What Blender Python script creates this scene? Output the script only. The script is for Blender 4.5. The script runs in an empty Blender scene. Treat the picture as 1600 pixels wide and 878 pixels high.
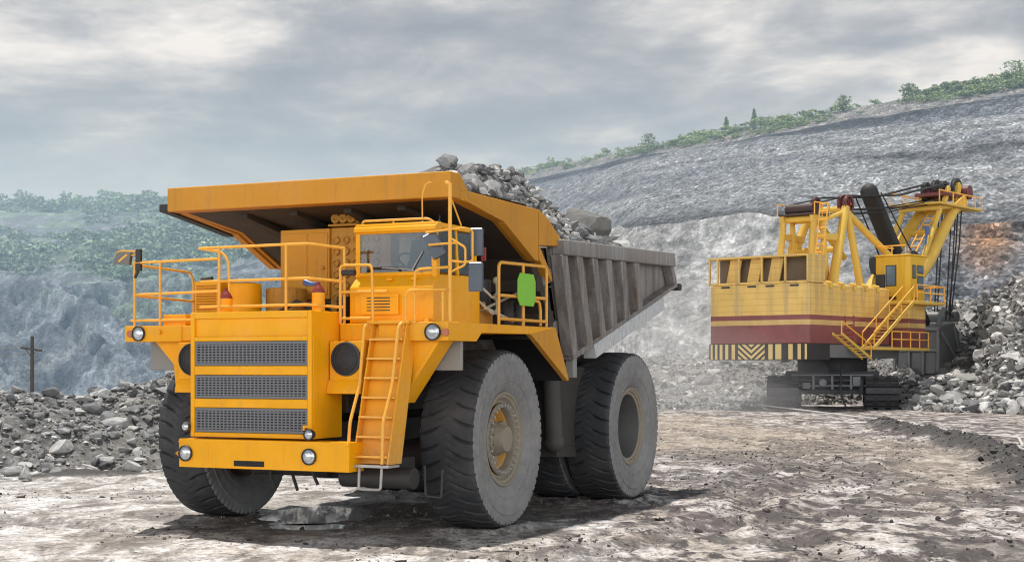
import bpy, math, random
import numpy as np
from mathutils import Vector, Matrix
random.seed(7); RNG = np.random.default_rng(11)
S = bpy.context.scene
COL = S.collection
R = math.radians
# ------------------------------------------------------------------ helpers
def tag(o, label=None, cat=None, group=None, kind=None):
    if label: o['label'] = label
    if cat: o['category'] = cat
    if group: o['group'] = group
    if kind: o['kind'] = kind
    return o
def empty(name, loc=(0,0,0), rz=0, parent=None):
    o = bpy.data.objects.new(name, None); COL.objects.link(o)
    o.location = loc; o.rotation_euler = (0,0,rz); o.parent = parent
    o.empty_display_size = .2
    return o
def copy_tree(o, parent=None):
    c = o.copy(); COL.objects.link(c); c.parent = parent
    for ch in list(o.children): copy_tree(ch, c)
    return c
def fillet(pts, rad, n=4):
    pts = [Vector(p) for p in pts]; out = [pts[0]]
    for i in range(1, len(pts)-1):
        a, b, c = pts[i-1], pts[i], pts[i+1]
        u = (a-b); v = (c-b); r = min(rad, u.length*.45, v.length*.45)
        p, q = b+u.normalized()*r, b+v.normalized()*r
        for k in range(n+1):
            t = k/n; out.append(p*(1-t)**2 + b*2*t*(1-t) + q*t*t)
    out.append(pts[-1]); return out
class MB:
    def __init__(s): s.v = []; s.f = []; s.m = []; s.cur = 0
    def mat(s, i): s.cur = i; return s
    def add(s, vs, fs):
        b = len(s.v); s.v += [tuple(p) for p in vs]
        for f in fs: s.f.append(tuple(i+b for i in f)); s.m.append(s.cur)
        return s
    def box(s, x0,x1,y0,y1,z0,z1):
        return s.add([(x0,y0,z0),(x1,y0,z0),(x1,y1,z0),(x0,y1,z0),(x0,y0,z1),(x1,y0,z1),(x1,y1,z1),(x0,y1,z1)],
            [(0,3,2,1),(4,5,6,7),(0,1,5,4),(1,2,6,5),(2,3,7,6),(3,0,4,7)])
    def obox(s, c, size, M):
        c = Vector(c); vs = []
        for z in (-1,1):
            for (x,y) in ((-1,-1),(1,-1),(1,1),(-1,1)):
                vs.append(c + M @ Vector((x*size[0]/2, y*size[1]/2, z*size[2]/2)))
        return s.add(vs, [(0,3,2,1),(4,5,6,7),(0,1,5,4),(1,2,6,5),(2,3,7,6),(3,0,4,7)])
    def beam(s, p0, p1, w, h, up=(0,0,1)):
        p0, p1 = Vector(p0), Vector(p1); d = (p1-p0); L = d.length; d.normalize()
        side = d.cross(Vector(up))
        if side.length < 1e-4: side = d.cross(Vector((0,1,0)))
        side.normalize(); u = side.cross(d)
        M = Matrix((d, side, u)).transposed()
        return s.obox((p0+p1)/2, (L, w, h), M)
    def prism(s, pts, a, b, ax='y'):
        def P(p, t):
            return {'y':(p[0],t,p[1]), 'x':(t,p[0],p[1]), 'z':(p[0],p[1],t)}[ax]
        n = len(pts); ar = sum(pts[i][0]*pts[(i+1)%n][1]-pts[(i+1)%n][0]*pts[i][1] for i in range(n))
        vs = [P(p,a) for p in pts]+[P(p,b) for p in pts]
        fs = [tuple(range(n)), tuple(range(2*n-1,n-1,-1))]+[(i,i+n,(i+1)%n+n,(i+1)%n) for i in range(n)]
        flip = (ar > 0) != (ax == 'y')
        if (b < a): flip = not flip
        if flip: fs = [f[::-1] for f in fs]
        return s.add(vs, fs)
    def tube(s, pts, r, n=8, fil=0, closed=False):
        pts = fillet(pts, fil) if fil else [Vector(p) for p in pts]
        rs = r if isinstance(r, (list,tuple)) else [r]*len(pts)
        vs = []; prev = None
        for i, p in enumerate(pts):
            a = pts[max(i-1,0)]; b = pts[min(i+1,len(pts)-1)]; d = (b-a).normalized()
            if prev is None:
                t = Vector((0,0,1)) if abs(d.z) < .9 else Vector((1,0,0)); x = d.cross(t).normalized()
            else:
                x = (prev - d*prev.dot(d)).normalized()
            prev = x; y = d.cross(x)
            for k in range(n):
                t = 2*math.pi*k/n; vs.append(p + x*math.cos(t)*rs[i] + y*math.sin(t)*rs[i])
        fs = []
        for i in range(len(pts)-1):
            for k in range(n):
                k2 = (k+1)%n; fs.append((i*n+k, i*n+k2, (i+1)*n+k2, (i+1)*n+k))
        m = (len(pts)-1)*n
        fs.append(tuple(range(n))[::-1]); fs.append(tuple(range(m, m+n)))
        return s.add(vs, fs)
    def cyl(s, p0, p1, r0, r1=None, n=20): return s.tube([p0,p1], [r0, r0 if r1 is None else r1], n)
    def lathe(s, prof, c=(0,0,0), n=48, ax='y', close=False):
        """prof: (t along axis, radius)"""
        vs = []; m = len(prof)
        for k in range(n):
            a = 2*math.pi*k/n; ca, sa = math.cos(a), math.sin(a)
            for (t, r) in prof:
                p = {'y':(r*sa,t,r*ca), 'x':(t,r*ca,r*sa), 'z':(r*ca,r*sa,t)}[ax]
                vs.append((p[0]+c[0],p[1]+c[1],p[2]+c[2]))
        fs = []
        for k in range(n):
            k2 = (k+1)%n
            for j in range(m-1): fs.append((k*m+j, k2*m+j, k2*m+j+1, k*m+j+1))
        return s.add(vs, fs)
    def sphere(s, c, r, n=12, m=8, sq=(1,1,1)):
        prof = [(-math.cos(math.pi*j/m), max(math.sin(math.pi*j/m),.001)) for j in range(m+1)]
        b = len(s.v); s.lathe([(t*r, q*r) for t,q in prof], (0,0,0), n, 'z')
        for i in range(b, len(s.v)):
            p = s.v[i]; s.v[i] = (p[0]*sq[0]+c[0], p[1]*sq[1]+c[1], p[2]*sq[2]+c[2])
        return s
    def build(s, name, mats, parent=None, bevel=0, smooth=35, loc=None):
        me = bpy.data.meshes.new(name); me.from_pydata(s.v, [], s.f)
        if not isinstance(mats, (list,tuple)): mats = [mats]
        for m in mats: me.materials.append(m)
        me.polygons.foreach_set('material_index', s.m)
        if smooth:
            me.polygons.foreach_set('use_smooth', [True]*len(s.f))
            me.set_sharp_from_angle(angle=R(smooth))
        me.update()
        o = bpy.data.objects.new(name, me); COL.objects.link(o); o.parent = parent
        if loc: o.location = loc
        if bevel:
            b = o.modifiers.new('bevel','BEVEL'); b.width = bevel; b.segments = 2; b.limit_method = 'ANGLE'; b.angle_limit = R(40)
        return o
def np_mesh(name, V, F, mats, parent=None, smooth=False, attrs=None):
    """V (n,3) float, F (m,3|4) int"""
    me = bpy.data.meshes.new(name); k = F.shape[1]
    me.vertices.add(len(V)); me.vertices.foreach_set('co', np.ascontiguousarray(V, dtype=np.float32).ravel())
    me.loops.add(F.size); me.loops.foreach_set('vertex_index', F.astype(np.int32).ravel())
    me.polygons.add(len(F)); me.polygons.foreach_set('loop_start', np.arange(0, F.size, k, dtype=np.int32))
    me.update(calc_edges=True)
    me.polygons.foreach_set('use_smooth', np.full(len(F), smooth))
    for m in (mats if isinstance(mats,(list,tuple)) else [mats]): me.materials.append(m)
    for an, A in (attrs or {}).items():
        at = me.attributes.new(an, 'FLOAT_COLOR', 'POINT')
        at.data.foreach_set('color', np.ascontiguousarray(A, dtype=np.float32).ravel())
    me.update(); me.validate()
    o = bpy.data.objects.new(name, me); COL.objects.link(o); o.parent = parent
    return o
def grid_faces(nr, nc):
    i = np.arange(nr-1)[:,None]*nc + np.arange(nc-1)[None,:]; i = i.ravel()
    return np.stack([i, i+1, i+nc+1, i+nc], 1)
def hash2(ix, iy, seed):
    h = (ix.astype(np.int64)*374761393 + iy.astype(np.int64)*668265263 + seed*1442695041) & 0xffffffff
    h = ((h ^ (h >> 13))*1274126177) & 0xffffffff
    return ((h ^ (h >> 16)) & 0xffff)/65535.0
def vnoise(x, y, seed=0):
    ix, iy = np.floor(x), np.floor(y); fx, fy = x-ix, y-iy
    fx = fx*fx*(3-2*fx); fy = fy*fy*(3-2*fy)
    a, b = hash2(ix,iy,seed), hash2(ix+1,iy,seed); c, d = hash2(ix,iy+1,seed), hash2(ix+1,iy+1,seed)
    return (a*(1-fx)+b*fx)*(1-fy) + (c*(1-fx)+d*fx)*fy
def fbm(x, y, seed=0, o=4, g=.5):
    t = np.zeros_like(x, dtype=float); amp = 1; tot = 0
    for k in range(o):
        t += amp*(vnoise(x*2**k+17.3*k, y*2**k-9.1*k, seed+k)-.5)*2; tot += amp; amp *= g
    return t/tot
def sstep(a, b, x):
    t = np.clip((x-a)/(b-a), 0, 1); return t*t*(3-2*t)
# ------------------------------------------------------------------ materials
class NT:
    def __init__(s, name):
        s.m = bpy.data.materials.new(name); s.m.use_nodes = True; s.t = s.m.node_tree; s.n = s.t.nodes
        s.b = s.n['Principled BSDF']; s.out = s.n['Material Output']; s.co = None
    def node(s, typ, **kw):
        n = s.n.new(typ)
        for k, v in kw.items(): setattr(n, k, v)
        return n
    def link(s, a, b): s.t.links.new(a, b)
    def coord(s, kind='Object', scale=(1,1,1), rot=(0,0,0)):
        tc = s.node('ShaderNodeTexCoord'); mp = s.node('ShaderNodeMapping'); mp.inputs['Scale'].default_value = scale; mp.inputs['Rotation'].default_value = rot
        s.link(tc.outputs[kind], mp.inputs['Vector']); return mp.outputs['Vector']
    def noise(s, vec, scale, detail=4, rough=.55, dist=0):
        n = s.node('ShaderNodeTexNoise'); n.inputs['Scale'].default_value = scale; n.inputs['Detail'].default_value = detail
        n.inputs['Roughness'].default_value = rough; n.inputs['Distortion'].default_value = dist
        s.link(vec, n.inputs['Vector']); return n.outputs['Fac']
    def ramp(s, fac, stops, interp='LINEAR'):
        r = s.node('ShaderNodeValToRGB'); e = r.color_ramp.elements; r.color_ramp.interpolation = interp
        while len(e) < len(stops): e.new(.5)
        for i, (p, c) in enumerate(stops):
            e[i].position = p; c = (c,c,c) if isinstance(c,(int,float)) else c; e[i].color = (*c[:3],1)
        s.link(fac, r.inputs['Fac']); return r.outputs['Color']
    def mix(s, fac, a, b, mode='MIX'):
        n = s.node('ShaderNodeMix', data_type='RGBA', blend_type=mode)
        for i, v in ((0,fac),(6,a),(7,b)):
            if isinstance(v, (int,float)): n.inputs[i].default_value = v if i == 0 else (v,v,v,1)
            elif isinstance(v, tuple): n.inputs[i].default_value = (*v[:3],1)
            else: s.link(v, n.inputs[i])
        return n.outputs[2]
    def math(s, op, a, b=None, clamp=False):
        n = s.node('ShaderNodeMath', operation=op, use_clamp=clamp)
        for i, v in ((0,a),(1,b)):
            if v is None: continue
            if isinstance(v, (int,float)): n.inputs[i].default_value = v
            else: s.link(v, n.inputs[i])
        return n.outputs[0]
    def sep(s, vec):
        n = s.node('ShaderNodeSeparateXYZ'); s.link(vec, n.inputs[0]); return n.outputs
    def set(s, col=None, rough=None, metal=None, bump=None, bstr=.3, bdist=.02, spec=None):
        if col is not None:
            if isinstance(col, tuple): s.b.inputs['Base Color'].default_value = (*col[:3],1)
            else: s.link(col, s.b.inputs['Base Color'])
        if rough is not None:
            if isinstance(rough,(int,float)): s.b.inputs['Roughness'].default_value = rough
            else: s.link(rough, s.b.inputs['Roughness'])
        if metal is not None: s.b.inputs['Metallic'].default_value = metal
        if spec is not None: s.b.inputs['Specular IOR Level'].default_value = spec
        if bump is not None:
            bn = s.node('ShaderNodeBump'); bn.inputs['Strength'].default_value = bstr; bn.inputs['Distance'].default_value = bdist
            s.link(bump, bn.inputs['Height']); s.link(bn.outputs[0], s.b.inputs['Normal'])
        return s.m
def paint(name, col, dirt=(.23,.18,.13), amt=.35, rough=.42, streak=.5, scale=1.0, low=None):
    t = NT(name); v = t.coord('Object')
    big = t.noise(v, .9*scale, 5, .6)
    vs = t.coord('Object', (5*scale,5*scale,.45*scale)); st = t.noise(vs, 1.6, 5, .65)
    fine = t.noise(v, 14*scale, 4, .6)
    c = t.mix(t.ramp(big, [(.3,0),(.7,1)]), tuple(x*.86 for x in col), tuple(min(x*1.06,1) for x in col))
    m1 = t.ramp(st, [(.52,0),(.74,1)]); m2 = t.ramp(fine, [(.35,.35),(.65,1)])
    f = t.math('MULTIPLY', t.math('MULTIPLY', m1, m2), amt*streak)
    c = t.mix(f, c, dirt)
    m3 = t.ramp(big, [(.5,0),(.78,1)])
    c = t.mix(t.math('MULTIPLY', t.math('MULTIPLY', m3, m2), amt*.7), c, tuple(x*1.5 for x in dirt))
    chip = t.noise(v, 9*scale, 8, .75, 1.5)
    c = t.mix(t.math('MULTIPLY', t.ramp(chip, [(.69,0),(.71,1)]), .8*min(1,amt*2)), c, (.12,.055,.03))
    if low is not None:
        z = t.sep(t.coord('Object'))[2]
        k = t.math('MULTIPLY', t.ramp(z, [(0,1),(1,0)]) if low == 0 else t.math('SUBTRACT', 1, t.math('DIVIDE', z, low), True), .8)
        c = t.mix(t.math('MULTIPLY', k, m2), c, (.3,.26,.21))
    r = t.ramp(fine, [(.3,rough-.08),(.75,rough+.22)])
    return t.set(c, r, 0, t.noise(v, 5*scale, 3), .06, .02, .22)
def plain(name, col, rough=.5, metal=0, var=.25, scale=6, dust=0, dustc=(.34,.32,.29)):
    t = NT(name); v = t.coord('Object'); n = t.noise(v, scale, 5, .6); n2 = t.noise(v, scale*.23, 4, .6)
    c = t.mix(n, tuple(x*(1-var) for x in col), tuple(min(1,x*(1+var)) for x in col))
    if dust: c = t.mix(t.math('MULTIPLY', t.ramp(n2, [(.3,.25),(.7,1)]), dust), c, dustc)
    return t.set(c, t.ramp(n, [(.3,max(.05,rough-.08)),(.7,min(1,rough+.12))]), metal, n, .1, .01)
YEL = (.89,.385,.004)
M = {}
M['yellow'] = paint('yellow_paint', YEL, amt=.6)
M['yellow_clean'] = paint('yellow_front_paint', (.93,.41,.004), amt=.45, rough=.38)
M['canopy'] = paint('dusty_yellow_paint', (.62,.275,.03), (.2,.14,.08), .55, .55, .9)
M['dirty_yellow'] = paint('greasy_yellow_paint', (.50,.24,.04), (.08,.05,.03), .85, .55, .8, 1.6)
M['ladder'] = paint('ladder_paint', (.84,.37,.02), amt=.5, low=2.2)
M['rail'] = plain('rail_paint', (.82,.40,.05), .45, 0, .15, 5)
M['steel'] = plain('worn_steel', (.42,.41,.39), .5, .3, .3, 8, .3)
M['bed'] = None
M['dark'] = plain('dark_grimy_metal', (.028,.026,.026), .6, 0, .5, 5, .10, (.16,.13,.11))
M['black'] = plain('black_rubber', (.02,.02,.022), .6, 0, .3, 8)
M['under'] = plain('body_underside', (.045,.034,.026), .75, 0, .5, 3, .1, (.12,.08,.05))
M['grill'] = plain('grille_metal', (.145,.145,.155), .5, .0, .15, 20)
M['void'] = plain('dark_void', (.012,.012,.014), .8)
M['chrome'] = plain('lamp_reflector', (.75,.76,.78), .12, .9, .1, 10)
M['amber'] = plain('amber_lens', (.42,.10,.03), .25)
M['redcap'] = plain('dark_red_paint', (.22,.03,.025), .45)
M['green'] = plain('green_plate', (.22,.55,.03), .5, 0, .08, 4)
M['mirror'] = plain('mirror_back', (.055,.07,.095), .35, 0, .2, 4)
M['seat'] = plain('seat_fabric', (.04,.04,.05), .8)
M['flap'] = plain('grey_flap', (.24,.235,.22), .7, 0, .12, 4, .3)
M['hose'] = plain('pale_hose', (.5,.44,.32), .5)
M['blue'] = plain('blue_paint', (.05,.11,.3), .4)
def m_lens():
    t = NT('lamp_glass'); v = t.coord('Object'); w = t.node('ShaderNodeTexWave'); w.inputs['Scale'].default_value = 20
    t.link(v, w.inputs['Vector'])
    return t.set(t.mix(w.outputs['Fac'], (.36,.38,.40), (.62,.64,.66)), .06, .55)
M['lens'] = m_lens()
def m_glass():
    t = NT('cab_glass'); n = t.noise(t.coord('Object'), 2.5, 4)
    gl = t.node('ShaderNodeBsdfGlossy'); gl.inputs['Roughness'].default_value = .03; gl.inputs['Color'].default_value = (.9,.95,1,1)
    tr = t.node('ShaderNodeBsdfTransparent'); tr.inputs['Color'].default_value = (.62,.66,.68,1)
    df = t.node('ShaderNodeBsdfDiffuse'); df.inputs['Color'].default_value = (.35,.34,.32,1)
    fr = t.node('ShaderNodeFresnel'); fr.inputs['IOR'].default_value = 1.45
    m1 = t.node('ShaderNodeMixShader'); t.link(fr.outputs[0], m1.inputs[0]); t.link(tr.outputs[0], m1.inputs[1]); t.link(gl.outputs[0], m1.inputs[2])
    m2 = t.node('ShaderNodeMixShader'); t.link(t.math('MULTIPLY', t.ramp(n, [(.35,0.1),(.75,1)]), .10), m2.inputs[0]); t.link(m1.outputs[0], m2.inputs[1]); t.link(df.outputs[0], m2.inputs[2])
    t.link(m2.outputs[0], t.out.inputs['Surface']); return t.m
M['glass'] = m_glass()
def m_bed():
    t = NT('bare_scuffed_steel'); v = t.coord('Object')
    st = t.noise(t.coord('Object', (4,4,.35)), 1.5, 6, .65); big = t.noise(v, .7, 5, .6); fine = t.noise(v, 16, 5, .65)
    c = t.ramp(st, [(.28,(.10,.088,.082)),(.5,(.215,.196,.184)),(.72,(.35,.335,.32))])
    c = t.mix(t.math('MULTIPLY', t.ramp(big, [(.45,0),(.68,1)]), .55), c, (.17,.10,.06))
    c = t.mix(t.math('MULTIPLY', t.ramp(fine, [(.5,0),(.75,1)]), .35), c, (.36,.34,.32))
    z = t.sep(v)[2]
    c = t.mix(t.math('MULTIPLY', t.math('DIVIDE', t.math('SUBTRACT', z, 4.85, True), .4, True), .35), c, (.40,.38,.36))
    return t.set(c, .62, .1, t.noise(v, 7, 6, .6), .25, .02)
M['bed'] = m_bed()
M['chute'] = plain('pale_dusty_steel', (.52,.52,.52), .6, .1, .25, 5, .4, (.6,.6,.59))
def m_tyre(side):
    t = NT('tyre_sidewall' if side else 'tyre_tread'); v = t.coord('Object'); n = t.noise(v, 6, 6, .65); n2 = t.noise(v, 1.3, 4, .6); f = t.noise(v, 40, 3)
    if side:
        c = t.mix(t.ramp(n2, [(.3,0),(.7,1)]), (.16,.156,.156), (.24,.234,.232))
        c = t.mix(t.math('MULTIPLY', t.ramp(n, [(.42,0),(.7,1)]), .5), c, (.31,.30,.285))
        return t.set(c, .85, 0, f, .2, .01)
    c = t.mix(n, (.020,.021,.024), (.045,.046,.050))
    c = t.mix(t.math('MULTIPLY', t.ramp(n2, [(.45,0),(.7,1)]), .4), c, (.11,.103,.096))
    return t.set(c, .72, 0, n, .3, .02)
M['tread'] = m_tyre(False); M['side'] = m_tyre(True)
M['rim'] = plain('dusty_rim', (.24,.21,.17), .6, .1, .35, 9, .45, (.33,.27,.18))
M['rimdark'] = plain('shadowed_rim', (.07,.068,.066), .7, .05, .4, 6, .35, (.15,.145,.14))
M['rimyel'] = paint('dirty_wheel_paint', (.55,.27,.05), (.2,.18,.15), .9, .6, .9, 2.0)
def m_rock(name, stops, bs=5):
    t = NT(name); v = t.coord('Object'); g = t.node('ShaderNodeNewGeometry')
    c = t.ramp(g.outputs['Random Per Island'], stops)
    n = t.noise(v, bs, 6, .65); n2 = t.noise(v, bs*.22, 3)
    c = t.mix(1, c, t.ramp(n, [(.3,.62),(.7,1.15)]), 'MULTIPLY')
    c = t.mix(t.math('MULTIPLY', t.ramp(n2,[(.5,0),(.7,1)]), .25), c, (.33,.29,.24))
    return t.set(c, .85, 0, n, .5, .05)
ROCKST = [(0,(.10,.10,.105)),(.3,(.20,.20,.205)),(.6,(.33,.33,.33)),(.85,(.50,.495,.48)),(1,(.66,.65,.63))]
M['rock'] = m_rock('broken_rock', ROCKST)
M['rockload'] = m_rock('load_rock', [(0,(.09,.09,.095)),(.4,(.18,.18,.185)),(.75,(.34,.335,.33)),(1,(.6,.59,.57))])
M['rockbig'] = m_rock('boulder_rock', [(0,(.15,.15,.145)),(1,(.16,.158,.15))], 3)
M['rockpale'] = m_rock('pale_boulder_rock', [(0,(.42,.42,.41)),(1,(.5,.5,.49))], 3)
# ------------------------------------------------------------------ rocks
def ico(sub):
    import bmesh
    bm = bmesh.new(); bmesh.ops.create_icosphere(bm, subdivisions=sub, radius=1)
    V = np.array([v.co for v in bm.verts]); F = np.array([[v.index for v in f.verts] for f in bm.faces]); bm.free(); return V, F
def rock_variant(sub, rng, planes=12):
    V, F = ico(sub); V = V.copy()
    for _ in range(planes):
        n = rng.normal(size=3); n /= np.linalg.norm(n); d = rng.uniform(.26,.62)
        k = V@n - d; k = np.where(k > 0, k, 0); V -= k[:,None]*n[None,:]
    V *= rng.uniform(.6,1.3,3); V += rng.normal(size=V.shape)*.012
    V /= np.abs(V).max(); return V, F
ROCKS = [rock_variant(2, RNG) for _ in range(8)]; ROCKS_LO = [rock_variant(2, RNG, 9) for _ in range(8)]
def rotm(rng):
    q = rng.normal(size=4); q /= np.linalg.norm(q); w,x,y,z = q
    return np.array([[1-2*(y*y+z*z),2*(x*y-z*w),2*(x*z+y*w)],[2*(x*y+z*w),1-2*(x*x+z*z),2*(y*z-x*w)],[2*(x*z-y*w),2*(y*z+x*w),1-2*(x*x+y*y)]])
def merge_rocks(P, Sz, rng, lo=False, flat=.75):
    VV = []; FF = []; b = 0; src = ROCKS_LO if lo else ROCKS
    for p, s in zip(P, Sz):
        V, F = src[rng.integers(len(src))]
        W = (V@rotm(rng).T)*np.array([1,1,flat])*s*.5 + p
        VV.append(W); FF.append(F+b); b += len(V)
    return np.concatenate(VV), np.concatenate(FF)
def single_rock(name, loc, size, mat, label, cat='boulder', rz=0, seed=0, group=None):
    rng = np.random.default_rng(seed); V, F = rock_variant(3, rng, 13)
    V = V*np.array(size)*.5
    o = np_mesh(name, V, F, mat); o.location = loc; o.rotation_euler = (0,0,rz)
    return tag(o, label, cat, group)
# ------------------------------------------------------------------ camera
CAMH = 2.77; FPX = 2350.0; YH = 572.0
cam = bpy.data.objects.new('camera', bpy.data.cameras.new('camera')); COL.objects.link(cam)
cam.location = (0,0,CAMH); cam.rotation_euler = (R(90),0,0)
cam.data.sensor_width = 36; cam.data.lens = 36*FPX/1600; cam.data.shift_y = (YH-439)/1600
cam.data.clip_end = 4000; cam.data.clip_start = .1
S.camera = cam
def wp(px, py, Y): return ((px-800)*Y/FPX, Y, CAMH+(YH-py)*Y/FPX)
# ------------------------------------------------------------------ ground
RIDGE = [(17.4,70),(16.7,66),(16.3,55.2),(15.0,46.5),(12.6,36.6),(11.6,29),(12,20)]
def seg_dist(x, y, pl):
    d = np.full_like(x, 1e9)
    for (a,b),(c,e) in zip(pl[:-1], pl[1:]):
        ux, uy = c-a, e-b; L = ux*ux+uy*uy; t = np.clip(((x-a)*ux+(y-b)*uy)/L, 0, 1)
        d = np.minimum(d, np.hypot(x-a-t*ux, y-b-t*uy))
    return d
PUD = [(-3.75,28.2,1.05,1.6),(-3.5,26.1,.65,.5)]
DAMP_SHADE = [(3.9,24.0,.8,.4),(-4.9,23.8,.7,.3),(7.2,23.0,1.2,.6),(-.5,28.5,2.5,1.5)]  # last ellipse, under the truck, paints the ground dark to deepen its shadow
_tx = [(x_,y_) for x_,ys in ((0,(2.66,-2.66)),(-6.15,(2.66,1.52,-1.52,-2.66))) for y_ in ys]
TYC = [(-2.903+x_*math.cos(R(-115))-y_*math.sin(R(-115)), 26.96+x_*math.sin(R(-115))+y_*math.cos(R(-115))) for x_,y_ in _tx]
PATH = [(-2,92),(4,80),(9.5,66),(12.2,54),(12.6,44),(10.6,34),(7.2,26.5),(3.0,20.5),(-2,16)]
def offset(pl, d):
    out = []
    for i,(a,b) in enumerate(pl):
        p, q = pl[max(i-1,0)], pl[min(i+1,len(pl)-1)]; L_ = math.hypot(q[0]-p[0],q[1]-p[1]); out.append((a-(q[1]-p[1])/L_*d, b+(q[0]-p[0])/L_*d))
    return out
RUTS = [offset(PATH,d) for d in (2.6,1.7,-2.5,-3.6)]+[[(14,62),(10.6,52),(7.4,43),(5.2,34),(4.4,27),(4.9,20)],[(15,58),(12.6,48),(9.6,39),(7.9,31),(8.2,22)],[(-18,29),(-10,27.5),(-5,24.2),(1,21)],[(-18,33.5),(-11,32.6),(-8,31.6)]]
MUD_SHADE = [(7.0,45,2.8,6,.9),(5.0,35.5,2.0,3.2,.95),(10.3,31.5,1.8,2.2,.8),(6.2,28.3,2.3,1.0,.7),(11.2,25.5,1.4,1.2,.7),(2.8,58,3,6,.6),(9.0,39,1.6,5,.8),(12.5,34,1.2,4,.8),(-2.8,27.4,4.0,1.9,.75),(-.2,29.5,3.0,2.5,.75),(10.5,52,2,5,.8)]  # muddy patches; the two ellipses beneath the truck add painted shade
def gheight(x, y):
    far = sstep(75, 110, y)
    h = .045*fbm(x*.35, y*.35, 3, 4) + .03*fbm(x*1.6, y*1.6, 9, 4, .6) + .016*fbm(x*6, y*6, 12, 3, .6)
    # ruts that run along the road toward the shovel
    s = x - .16*(y-24); h += .035*fbm(s*1.1, y*.12, 21, 3)*sstep(1.0, 4.5, np.abs(x+1.5))
    d = seg_dist(x, y, RIDGE); n = fbm(x*.9, y*.9, 33, 4, .6)
    h += (.30*np.exp(-(d/.7)**2)*(1+.9*n)) + .12*np.exp(-(d/1.6)**2)*n
    rg = sstep(1.0,4.5,x)*sstep(.0,.3,fbm(x*.3,y*.16,88,3)+.1); h += rg*(.04*np.abs(fbm(x*1.3,y*.9,89,4,.6))+.03*fbm(x*5,y*5,90,3,.6))
    wob = .35*fbm(x*.5,y*.5,140,3)
    for k, pl in enumerate(RUTS):
        d = seg_dist(x, y, pl)+wob*.6; e = np.clip(.55+.9*fbm(x*.25,y*.25,150+k,2),0,1)
        h += e*(-.075*np.exp(-(d/.3)**2)+.06*np.exp(-((np.abs(d)-.5)/.17)**2)*(1+.8*fbm(x*3,y*3,160+k,3)))
    ca, sa = math.cos(R(-115)), math.sin(R(-115))
    for tx, ty in TYC:
        lx = np.abs((x-tx)*ca+(y-ty)*sa); lyy = np.abs(-(x-tx)*sa+(y-ty)*ca)
        d = np.hypot(np.maximum(lx-.62,0), np.maximum(lyy-.46,0)); m = np.exp(-(d/.5)**2); h = h*(1-m) + m*(.01) + .055*np.exp(-((d-.13)/.11)**2)*(1+.9*fbm(x*4,y*4,170,3)) - .02*(d<=.01)
    for cx, cy, rx, ry in PUD:
        q = ((x-cx)/rx)**2+((y-cy)/ry)**2; m = np.exp(-q*.5); h = h*(1-m)+m*(.016*fbm(x*2.2,y*2.2,19,4,.6)+.02) - .075*np.exp(-q*1.0)
    # loose spoil by the left heap
    q = ((x+10.8)/1.6)**2+((y-37.8)/.9)**2; h += .16*np.exp(-q)*(1+.8*fbm(x*2.2,y*2.2,41,3))
    return h*(1-.6*far)
def axis(parts):
    out = []
    for a, b, st in parts: out.append(np.arange(a, b, st))
    return np.concatenate(out)
gx = axis([(-600,-60,30),(-60,-18,1.2),(-18,20,.1),(20,60,.7),(60,601,30)])
gy = axis([(-60,16,4),(16,21,.3),(21,45,.085),(45,80,.22),(80,125,.8),(125,1000,35)])
GX, GY = np.meshgrid(gx, gy)
GZ = gheight(GX, GY) - 14*sstep(150, 260, GY) - 40*sstep(900,1000,GY)
V = np.stack([GX, GY, GZ], -1).reshape(-1,3)
dr = seg_dist(GX, GY, RIDGE); nn = fbm(GX*.6, GY*.6, 55, 4, .6)
soil = sstep(1.25, .5, dr + .7*nn)
q = ((GX+10.8)/1.7)**2+((GY-37.8)/.9)**2; soil = np.maximum(soil, sstep(1.3,.5,q+.8*nn))
wet_shade = np.zeros_like(GX)
for cx, cy, rx, ry in PUD:
    q = ((GX-cx)/(rx*1.9))**2+((GY-cy)/(ry*1.9))**2; wet_shade = np.maximum(wet_shade, np.exp(-q))
for cx, cy, rx, ry in DAMP_SHADE:
    q = ((GX-cx)/rx)**2+((GY-cy)/ry)**2; wet_shade = np.maximum(wet_shade, .8*sstep(1.2,.4,q+1.1*nn))
tan = sstep(40,52,GY+6*nn)*sstep(92,80,GY)*sstep(.9,.25,np.abs(GX-(8+(GY-60)*-.12)+3*nn)/9)
mud_shade = np.zeros_like(GX); n4 = fbm(GX*1.1,GY*.8,181,5,.65)
for cx, cy, rx, ry, a_ in MUD_SHADE: mud_shade = np.maximum(mud_shade, a_*sstep(1.25,.55,((GX-cx)/rx)**2+((GY-cy)/ry)**2+1.5*n4))
for k, pl in enumerate(RUTS):
    d = seg_dist(GX,GY,pl)+.2*fbm(GX*.5,GY*.5,140,3); mud_shade = np.maximum(mud_shade, .95*sstep(.62,.2,d+.5*n4)*np.clip(.6+1.1*fbm(GX*.25,GY*.25,150+k,2),0,1))
tan = np.maximum(tan, .75*sstep(2.6,1.2,seg_dist(GX,GY,PATH)+1.6*n4)*sstep(30,38,GY))
A = np.stack([soil, wet_shade, tan, mud_shade], -1).reshape(-1,4)
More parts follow.
